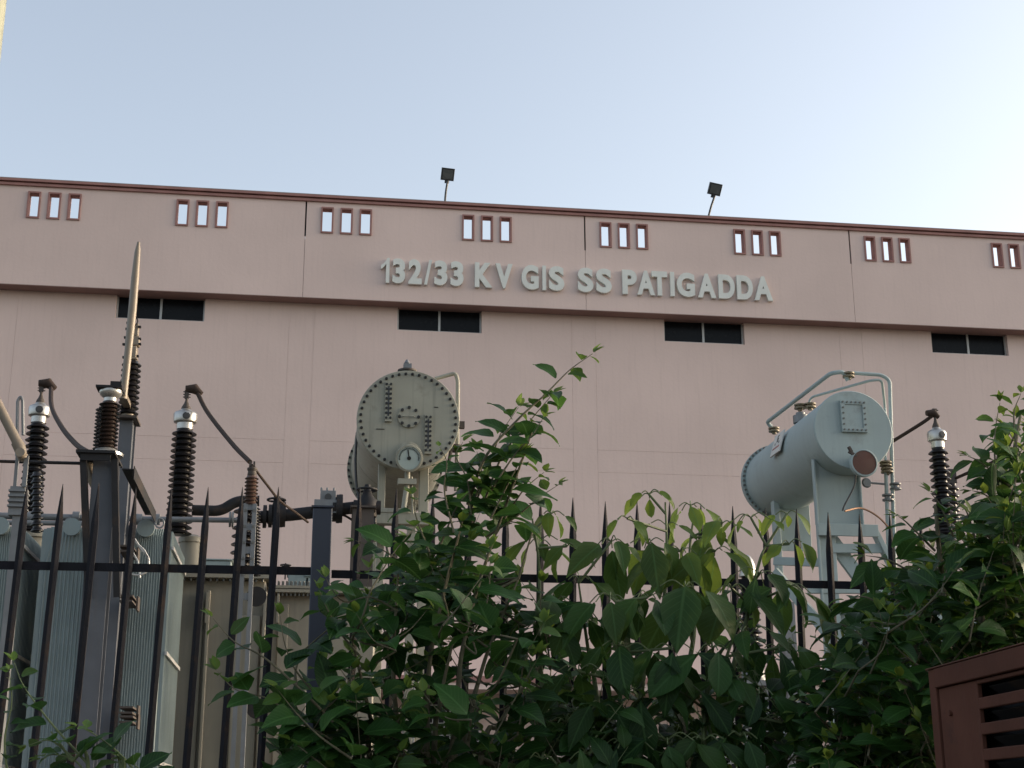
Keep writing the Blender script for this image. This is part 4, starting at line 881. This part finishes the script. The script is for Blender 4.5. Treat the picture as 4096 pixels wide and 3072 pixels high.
def rv(a=1.0): return Vector((random.uniform(-a, a), random.uniform(-a, a), random.uniform(-a, a)))
def inpoly(x, y, P):
    c = False; j = len(P) - 1
    for i in range(len(P)):
        if (P[i][1] > y) != (P[j][1] > y) and x < (P[j][0]-P[i][0])*(y-P[i][1])/(P[j][1]-P[i][1]) + P[i][0]: c = not c
        j = i
    return c

def sprig(pl, st, pts, r0, leafL, aspect, gap, shape, up=.35, droop=.5, tipyoung=.8, start=0.0, pet=.12, fold=.25, endscale=.35, spread=.8):
    """stem along pts (world), alternate leaves shrinking towards the tip"""
    c = curve(pts, 8); n = len(c); st.tube(c, [r0 * (1 - .8 * i / (n-1)) for i in range(n)], 6)
    L = [0]
    for i in range(1, n): L.append(L[-1] + (c[i] - c[i-1]).length)
    tot = L[-1]; s = start * tot; side = random.choice((-1, 1)); az = random.uniform(0, 6.28)
    while s < tot:
        t = s / tot; i = max(j for j in range(n) if L[j] <= s); i = min(i, n-2)
        p = c[i].lerp(c[i+1], (s - L[i]) / max(1e-6, L[i+1] - L[i])); ax = (c[i+1] - c[i]).normalized()
        az += 2.4 + random.uniform(-.5, .5)
        ref = ax.cross(Vector((0, 1, 0))); 
        if ref.length < .1: ref = Vector((1, 0, 0))
        ref.normalize(); o2 = ax.cross(ref)
        out = ref * math.cos(az) + o2 * math.sin(az)
        sc_ = 1 - (1 - endscale) * max(0, (t - .55) / .45) ** 1.2
        d = ax * up + out * spread + rv(.15); d.z = d.z * .5 + .05; d.normalize()
        nr = (Vector((0, -.55, 1)) + rv(.5)).normalized()
        pl.leaf(p, d, nr, leafL * sc_ * random.uniform(.8, 1.15), leafL * sc_ * aspect * random.uniform(.85, 1.15), droop * random.uniform(.4, 1.5), fold * random.uniform(.5, 1.6), young=max(0, (t - .75) * 4) * tipyoung * random.uniform(.5, 1), shape=shape, pet=pet, wav=.04)
        s += gap * (.55 + .45 * sc_) * random.uniform(.8, 1.2)
    # tip pair
    ax = (c[-1] - c[-3]).normalized()
    for k in range(3): pl.leaf(c[-1], (ax + rv(.5)).normalized(), Vector((0,-.3,1)), leafL * .35, leafL * .35 * aspect, .3, .3, young=tipyoung, shape=shape)

def fill(pl, st, poly, Y0, Y1, count, leafL, aspect, gap, shape, trunk_pts, tl=(.18, .34), lean=(0, 0), seed=1, weight=None, **kw):
    random.seed(seed); xs = [p[0] for p in poly]; ys = [p[1] for p in poly]; k = 0
    while k < count:
        x, y = random.uniform(min(xs), max(xs)), random.uniform(min(ys), max(ys))
        if not inpoly(x, y, poly): continue
        if weight and random.random() > weight(x, y): continue
        Y = random.uniform(Y0, Y1); tip = at(x, y, Y)
        L = random.uniform(*tl); d = Vector((lean[0] + random.uniform(-.7, .7), random.uniform(-.6, .4), random.uniform(.2, 1) + lean[1])).normalized()
        b = tip - d * L; mid = b.lerp(tip, .5) + rv(.02) - Vector((0, 0, .015))
        tp = min(trunk_pts, key=lambda q: (q - b).length + max(0, q.z - b.z) * 2)
        if (tp - b).length < 1.2: st.tube(curve([tp, tp.lerp(b, .55) + Vector((0, 0, -.04)) + rv(.03), b], 4), [.006, .0045, .0045, .004, .004, .0038, .0036, .0034, .0032][:9], 5, False)
        sprig(pl, st, [b, mid, tip], .0035, leafL, aspect, gap, shape, **kw); k += 1

def trunks(st, lines, r=.016):
    out = []
    for ln in lines:
        c = curve(ln, 8); n = len(c); st.tube(c, [r * (1 - .75 * i / (n-1)) for i in range(n)], 8); out += c[::3]
    return out
def gp(x, y, Y): 
    p = at(x, y, Y); return p

# --- shrub A: bushy shrub in front of the fence, left of centre
YA_ = 5.0
shA = thing('shrub', (at(900, 1659, YA_).x, YA_, 0), 'bushy shrub with oval leaves and one long shoot reaching high above the fence', 'shrub')
plA, stA = Plant(), MB(); random.seed(11)
root = Vector((at(900, 1659, YA_).x, YA_, 0))
lines = []
for (x, y, Y, xm, ym) in ((1150, 930, 4.95, 1010, 1350), (1000, 1120, 4.9, 930, 1420), (860, 1240, 4.9, 850, 1450), (760, 1380, 4.8, 800, 1550), (640, 1480, 4.8, 760, 1600), (1120, 1250, 5.1, 1040, 1450), (980, 1380, 4.8, 950, 1520), (1050, 1500, 4.8, 1000, 1600), (1180, 1420, 5.1, 1080, 1560)):
    lines.append([root + rv(.04) * Vector((1,1,0)).length * 0 + Vector((random.uniform(-.1,.1), random.uniform(-.05,.05), 0)), gp(900 + (xm-900)*.7, 1700, YA_), gp(xm, ym, (Y+YA_)/2), gp(x, y, Y)])
tpA = trunks(stA, lines, .014)
A = dict(leafL=.152, aspect=.56, gap=.040, shape='ovate')
explicit = [
 ([(1030,1080,5.05),(1060,1000,5.05),(1080,940,5.05),(1120,880,5.05)], .004, .10, .032),
 ([(1060,1060,4.9),(1110,985,4.9),(1150,940,4.9),(1175,900,4.9)], .004, .095, .034),
 ([(1010,1120,5.0),(1040,1030,5.0),(1030,975,5.0)], .004, .10, .03),
 ([(1090,1120,4.95),(1130,1060,4.95),(1175,1020,4.95)], .004, .085, .034),
 ([(950,1180,4.9),(990,1090,4.9),(1040,1040,4.9)], .004, .10, .032),
 ([(1010,1090,4.95),(1050,985,4.95),(1120,905,4.95),(1180,850,4.95),(1230,800,4.95),(1280,764,4.95)], .006, .095, .046),
 ([(1040,1100,5.0),(1085,985,5.0),(1140,915,5.0),(1195,850,5.0)], .005, .095, .044),
 ([(1020,1130,4.9),(1010,1040,4.9),(985,985,4.9),(1000,955,4.9)], .004, .09, .035),
 ([(1060,1120,4.9),(1100,1040,4.9),(1130,985,4.9)], .004, .105, .035),
 ([(1050,1160,5.0),(1110,1120,5.0),(1165,1075,5.0),(1205,1048,5.0)], .004, .08, .04),
 ([(980,1150,4.8),(960,1060,4.8),(965,1000,4.8),(950,965,4.8)], .004, .05, .03),
 ([(930,1200,4.8),(900,1120,4.8),(890,1070,4.8)], .004, .08, .035),
 ([(900,1240,4.8),(830,1190,4.8),(768,1168,4.8)], .004, .075, .035),
 ([(860,1320,4.7),(800,1290,4.7),(745,1300,4.7),(715,1270,4.7),(705,1250,4.7)], .004, .085, .032),
 ([(780,1420,4.8),(730,1360,4.8),(700,1300,4.8),(690,1275,4.8)], .004, .08, .032),
 ([(720,1560,4.7),(650,1490,4.7),(570,1420,4.7),(505,1385,4.7),(460,1335,4.7)], .005, .09, .042),
 ([(700,1520,4.8),(640,1450,4.8),(615,1390,4.8),(605,1330,4.8)], .004, .085, .04),
 ([(720,1600,4.7),(650,1560,4.7),(580,1510,4.7),(510,1490,4.7),(470,1450,4.7)], .004, .10, .04),
 ([(760,1640,4.6),(690,1590,4.6),(640,1540,4.6),(600,1490,4.6)], .004, .10, .035),
 ([(740,1690,4.6),(680,1640,4.6),(630,1600,4.6)], .004, .10, .035),
]
for pts, r, L, gp_ in explicit: sprig(plA, stA, [at(*p) for p in pts], r, L*1.62, .56, gp_*1.12, 'ovate', droop=.8, spread=.9)
polyA = [(640,1659),(640,1560),(690,1480),(690,1400),(730,1320),(800,1290),(790,1220),(860,1190),(900,1110),(1000,1080),(1080,1090),(1110,1170),(1190,1220),(1210,1300),(1200,1400),(1230,1500),(1240,1680),(650,1680)]
fill(plA, stA, polyA, 4.6, 5.45, 112, trunk_pts=tpA, seed=21, weight=lambda x, y: .3 if (x > 960 and 1260 < y < 1460) else 1, droop=.9, **A)
plA.build('foliage', M['leafA'], shA); stA.build('stems', M['bark'], shA)

# --- plant B: broad drooping leaves
YB_ = 5.2
shB = thing('broadleaf_sapling', (at(1440, 1659, YB_).x, YB_, 0), 'sapling with large drooping yellow-green leaves hanging over the fence spikes', 'sapling')
plB, stB = Plant(), MB(); random.seed(31)
rootB = Vector((at(1440, 1659, YB_).x, YB_, 0))
def dline(*pp): return [rootB + Vector((random.uniform(-.12,.12), random.uniform(-.05,.05), 0))] + [at(*p) for p in pp]
linesB = [dline((1380,1600,5.2),(1430,1330,5.2),(1440,1190,5.2),(1437,1085,5.2)), dline((1480,1600,5.2),(1500,1350,5.25),(1490,1200,5.3),(1500,1105,5.3)), dline((1560,1600,5.2),(1610,1350,5.2),(1640,1215,5.2),(1660,1170,5.2)), dline((1300,1600,5.1),(1270,1400,5.1),(1250,1260,5.1)), dline((1200,1650,5.15),(1165,1400,5.15),(1165,1230,5.2),(1150,1120,5.2)), dline((1520,1600,5.0),(1560,1450,5.0),(1600,1330,5.0)), dline((1350,1620,5.0),(1340,1450,5.0),(1330,1300,5.0))]
tpB = trunks(stB, linesB, .013)
def whorl(x, y, Y, n, Lpx, young, spreadpx=35, asp=.42):
    c = at(x, y, Y); k = mpp(x, y, Y)
    tp = min(tpB, key=lambda q: (q - c).length + max(0, q.z - c.z)); st_ = curve([tp, tp.lerp(c, .6) + Vector((0,0,.0)), c], 5); stB.tube(st_, [.005]*len(st_), 6, False)
    a0 = random.uniform(0, 6.28)
    for i in range(n):
        a = a0 + 2*math.pi*i/n + random.uniform(-.4, .4); rad = spreadpx * k * random.uniform(.5, 1.1)
        out = Vector((math.cos(a), math.sin(a) * .8, 0)); e = c + out * rad + Vector((0, 0, random.uniform(-.3, .15) * rad)); pt = curve([c, c.lerp(e, .5) + Vector((0,0,.28*rad)), e], 4); stB.tube(pt, [.0022]*len(pt), 5, False)
        L = 1.0 * Lpx * k * random.uniform(.6, 1.2); d = (out * random.uniform(.5, 1.1) + Vector((0, 0, -.55)) + rv(.2)).normalized()
        nr = (out * .6 + Vector((0, -.5, .8)) + rv(.45)).normalized()
        plB.leaf(e, d, nr, L, L * asp * random.uniform(.85, 1.2), random.uniform(.5, 1.3), random.uniform(.1, .6), young=max(0, min(1, young * 1.2 + random.uniform(-.2, .25))), shape=random.choice(('obov', 'lance', 'ovate')), pet=.05, wav=random.uniform(.02, .08))
for w_ in [(1402,1068,5.2,5,50,.75,30),(1492,1092,5.35,5,75,.85,32),(1560,1130,5.2,4,80,.6,35),(1622,1118,5.2,5,50,.9,42),(1355,1120,5.1,4,60,.5,30),(1700,1110,5.2,3,50,.8,25),(1705,1175,5.15,4,75,.5,30),
           (1440,1135,5.25,3,55,.5,35),(1320,1170,5.1,5,120,.2,42),(1400,1175,5.2,5,125,.35,42),(1470,1190,5.2,5,120,.4,40),(1545,1190,5.2,5,120,.5,40),(1530,1160,5.3,4,110,.5,38),(1250,1250,5.1,4,110,.15,42),(1190,1110,5.2,4,75,.2,34),(1225,1180,5.2,4,75,.3,30),(1165,1170,5.3,5,95,.3,40),
           (1640,1240,5.1,5,110,.15,48),(1700,1270,5.1,5,115,.1,50),(1580,1270,5.1,5,120,.15,50),(1480,1270,5.0,6,150,.1,50),(1400,1290,5.0,5,130,.05,50),(1320,1290,5.0,5,120,.05,50),(1260,1330,5.0,5,140,.1,45),(1200,1300,5.1,5,120,.1,50),(1170,1360,5.1,4,120,.0,45),
           (1620,1370,5.0,5,130,.0,55),(1540,1400,4.9,5,130,.0,55),(1450,1400,4.9,5,130,.0,55),(1350,1400,4.9,5,140,.05,50),(1250,1450,4.9,5,120,.0,55),(1680,1400,5.0,5,120,.0,50),(1580,1470,4.9,5,120,.0,60),(1480,1500,4.9,5,120,.0,60),(1390,1500,4.9,5,120,.0,60),(1300,1530,4.9,5,120,.0,60),(1220,1560,4.9,5,120,.0,60),
           (1640,1500,4.9,6,110,.0,55),(1690,1560,4.9,5,110,.0,50),(1600,1590,4.8,6,110,.0,60),(1520,1600,4.8,6,110,.0,60),(1440,1600,4.8,6,110,.0,60),(1350,1610,4.8,6,110,.0,60),(1270,1630,4.8,6,110,.0,60),(1170,1640,4.8,5,110,.0,60)]:
    whorl(*w_)
fill(plB, stB, [(1180,1700),(1190,1470),(1300,1430),(1420,1480),(1560,1440),(1720,1430),(1760,1520),(1740,1700)], 4.8, 5.5, 52, .145, .5, .036, 'ovate', tpB, seed=71, droop=.9, tipyoung=.4)
fill(plB, stB, [(1150,1330),(1250,1240),(1400,1260),(1600,1260),(1740,1290),(1750,1450),(1180,1480)], 5.3, 5.75, 7, .12, .5, .040, 'ovate', tpB, seed=72, droop=.9, tipyoung=.4)
plB.build('foliage', M['leafB'], shB); stB.build('stems', M['bark_green'], shB)

# --- tree C at the right
YC_ = 5.0
shC = thing('small_tree', (at(2150, 1659, YC_).x, YC_, 0), 'dense dark green tree with arching pointed leaves behind the rust red cabinet', 'tree')
plC, stC = Plant(), MB(); random.seed(41)
rootC = Vector((at(2120, 1659, 4.9).x, 4.9, 0))
linesC = []
for pp in (((2150,1600,4.9),(2160,1300,4.9),(2180,1050,5.0),(2205,890,5.0)), ((2080,1600,4.8),(2050,1400,4.8),(2030,1200,4.8),(2020,1090,4.8)), ((2000,1620,4.8),(1930,1450,4.8),(1880,1340,4.8)), ((2100,1600,4.9),(1980,1400,4.9),(1920,1240,4.9)), ((2200,1600,4.9),(2260,1350,4.9),(2280,1100,4.9)), ((1980,1640,4.8),(1850,1560,4.8),(1780,1500,4.8)), ((2120,1600,4.9),(2120,1350,4.7),(2130,1150,4.7))):
    linesC.append([rootC + Vector((random.uniform(-.06,.06), random.uniform(-.05,.05), 0))] + [at(*p) for p in pp])
tpC = trunks(stC, linesC, .022)
for pts, L, gp_ in [
    ([(2170,1120,4.8),(2150,1000,4.8),(2150,930,4.8),(2160,870,4.8)], .09, .035), ([(2200,1000,4.8),(2190,900,4.8),(2205,850,4.8)], .09, .032), ([(2180,1050,4.8),(2120,1000,4.8),(2090,985,4.8)], .10, .035), ([(2200,1120,4.8),(2130,1070,4.8),(2100,1060,4.8)], .10, .032),
    ([(2060,1160,4.8),(2030,1090,4.8),(2010,1065,4.8)], .10, .03), ([(2020,1190,4.8),(1960,1130,4.8),(1940,1115,4.8)], .10, .03), ([(1990,1250,4.8),(1920,1210,4.8),(1870,1200,4.8)], .12, .035), ([(1940,1330,4.8),(1870,1290,4.8),(1820,1300,4.8)], .10, .035), ([(1900,1400,4.8),(1820,1350,4.8),(1770,1350,4.8)], .11, .035), ([(1860,1480,4.8),(1780,1440,4.8),(1730,1450,4.8)], .11, .035), ([(1860,1560,4.8),(1780,1520,4.8),(1720,1540,4.8)], .11, .035), ([(1850,1640,4.8),(1780,1590,4.8),(1730,1600,4.8)], .11, .035), ([(2110,1180,4.8),(2090,1110,4.8),(2070,1085,4.8)], .09, .03)]:
    sprig(plC, stC, [at(*p) for p in pts], .005, L*1.55, .42, gp_*.95, 'lance', up=.5, droop=1.1)
polyC = [(1760,1680),(1740,1600),(1760,1520),(1780,1420),(1850,1370),(1880,1290),(1920,1230),(1960,1190),(2000,1120),(2080,1110),(2110,1050),(2140,1000),(2160,930),(2212,880),(2280,900),(2280,1680)]
fill(plC, stC, polyC, 4.2, 5.5, 270, trunk_pts=tpC, seed=51, leafL=.168, aspect=.42, gap=.036, shape='lance', lean=(-.25, 0), up=.5, droop=1.1, tipyoung=.8)
plC.build('crown', M['leafC'], shC); stC.build('trunk', M['bark'], shC)

# --- plant D: low sprigs bottom left
YD = 4.4
shD = thing('shrub', (at(200, 1659, YD).x, YD, 0), 'low sprigs of a small shrub at the lower left corner, before the radiators', 'shrub')
plD, stD = Plant(), MB(); random.seed(61)
rootD = Vector((at(200, 1659, YD).x, YD, 0))
linesD = [[rootD, at(190, 1750, YD), at(150, 1640, YD), at(110, 1580, YD)], [rootD + Vector((.05, 0, 0)), at(260, 1760, YD), at(260, 1660, YD), at(250, 1620, YD)]]
tpD = trunks(stD, linesD, .008)
for pts, L, gp_ in [([(190,1650,4.4),(130,1585,4.4),(85,1530,4.4),(50,1480,4.4),(30,1430,4.4)], .082, .036), ([(160,1640,4.4),(110,1600,4.4),(60,1610,4.4)], .07, .035), ([(330,1720,4.4),(270,1640,4.4),(210,1590,4.4),(170,1570,4.4)], .085, .032), ([(200,1720,4.4),(170,1650,4.4),(120,1630,4.4),(90,1640,4.4)], .08, .03), ([(360,1740,4.4),(310,1670,4.4),(270,1640,4.4)], .08, .03), ([(20,1700,4.4),(10,1600,4.4),(25,1520,4.4),(20,1450,4.4)], .05, .03)]:
    sprig(plD, stD, [at(*p) for p in pts], .004, L*1.5, .52, gp_*1.15, 'ovate', droop=.6)
plD.build('foliage', M['leafA'], shD); stD.build('stems', M['bark_green'], shD)
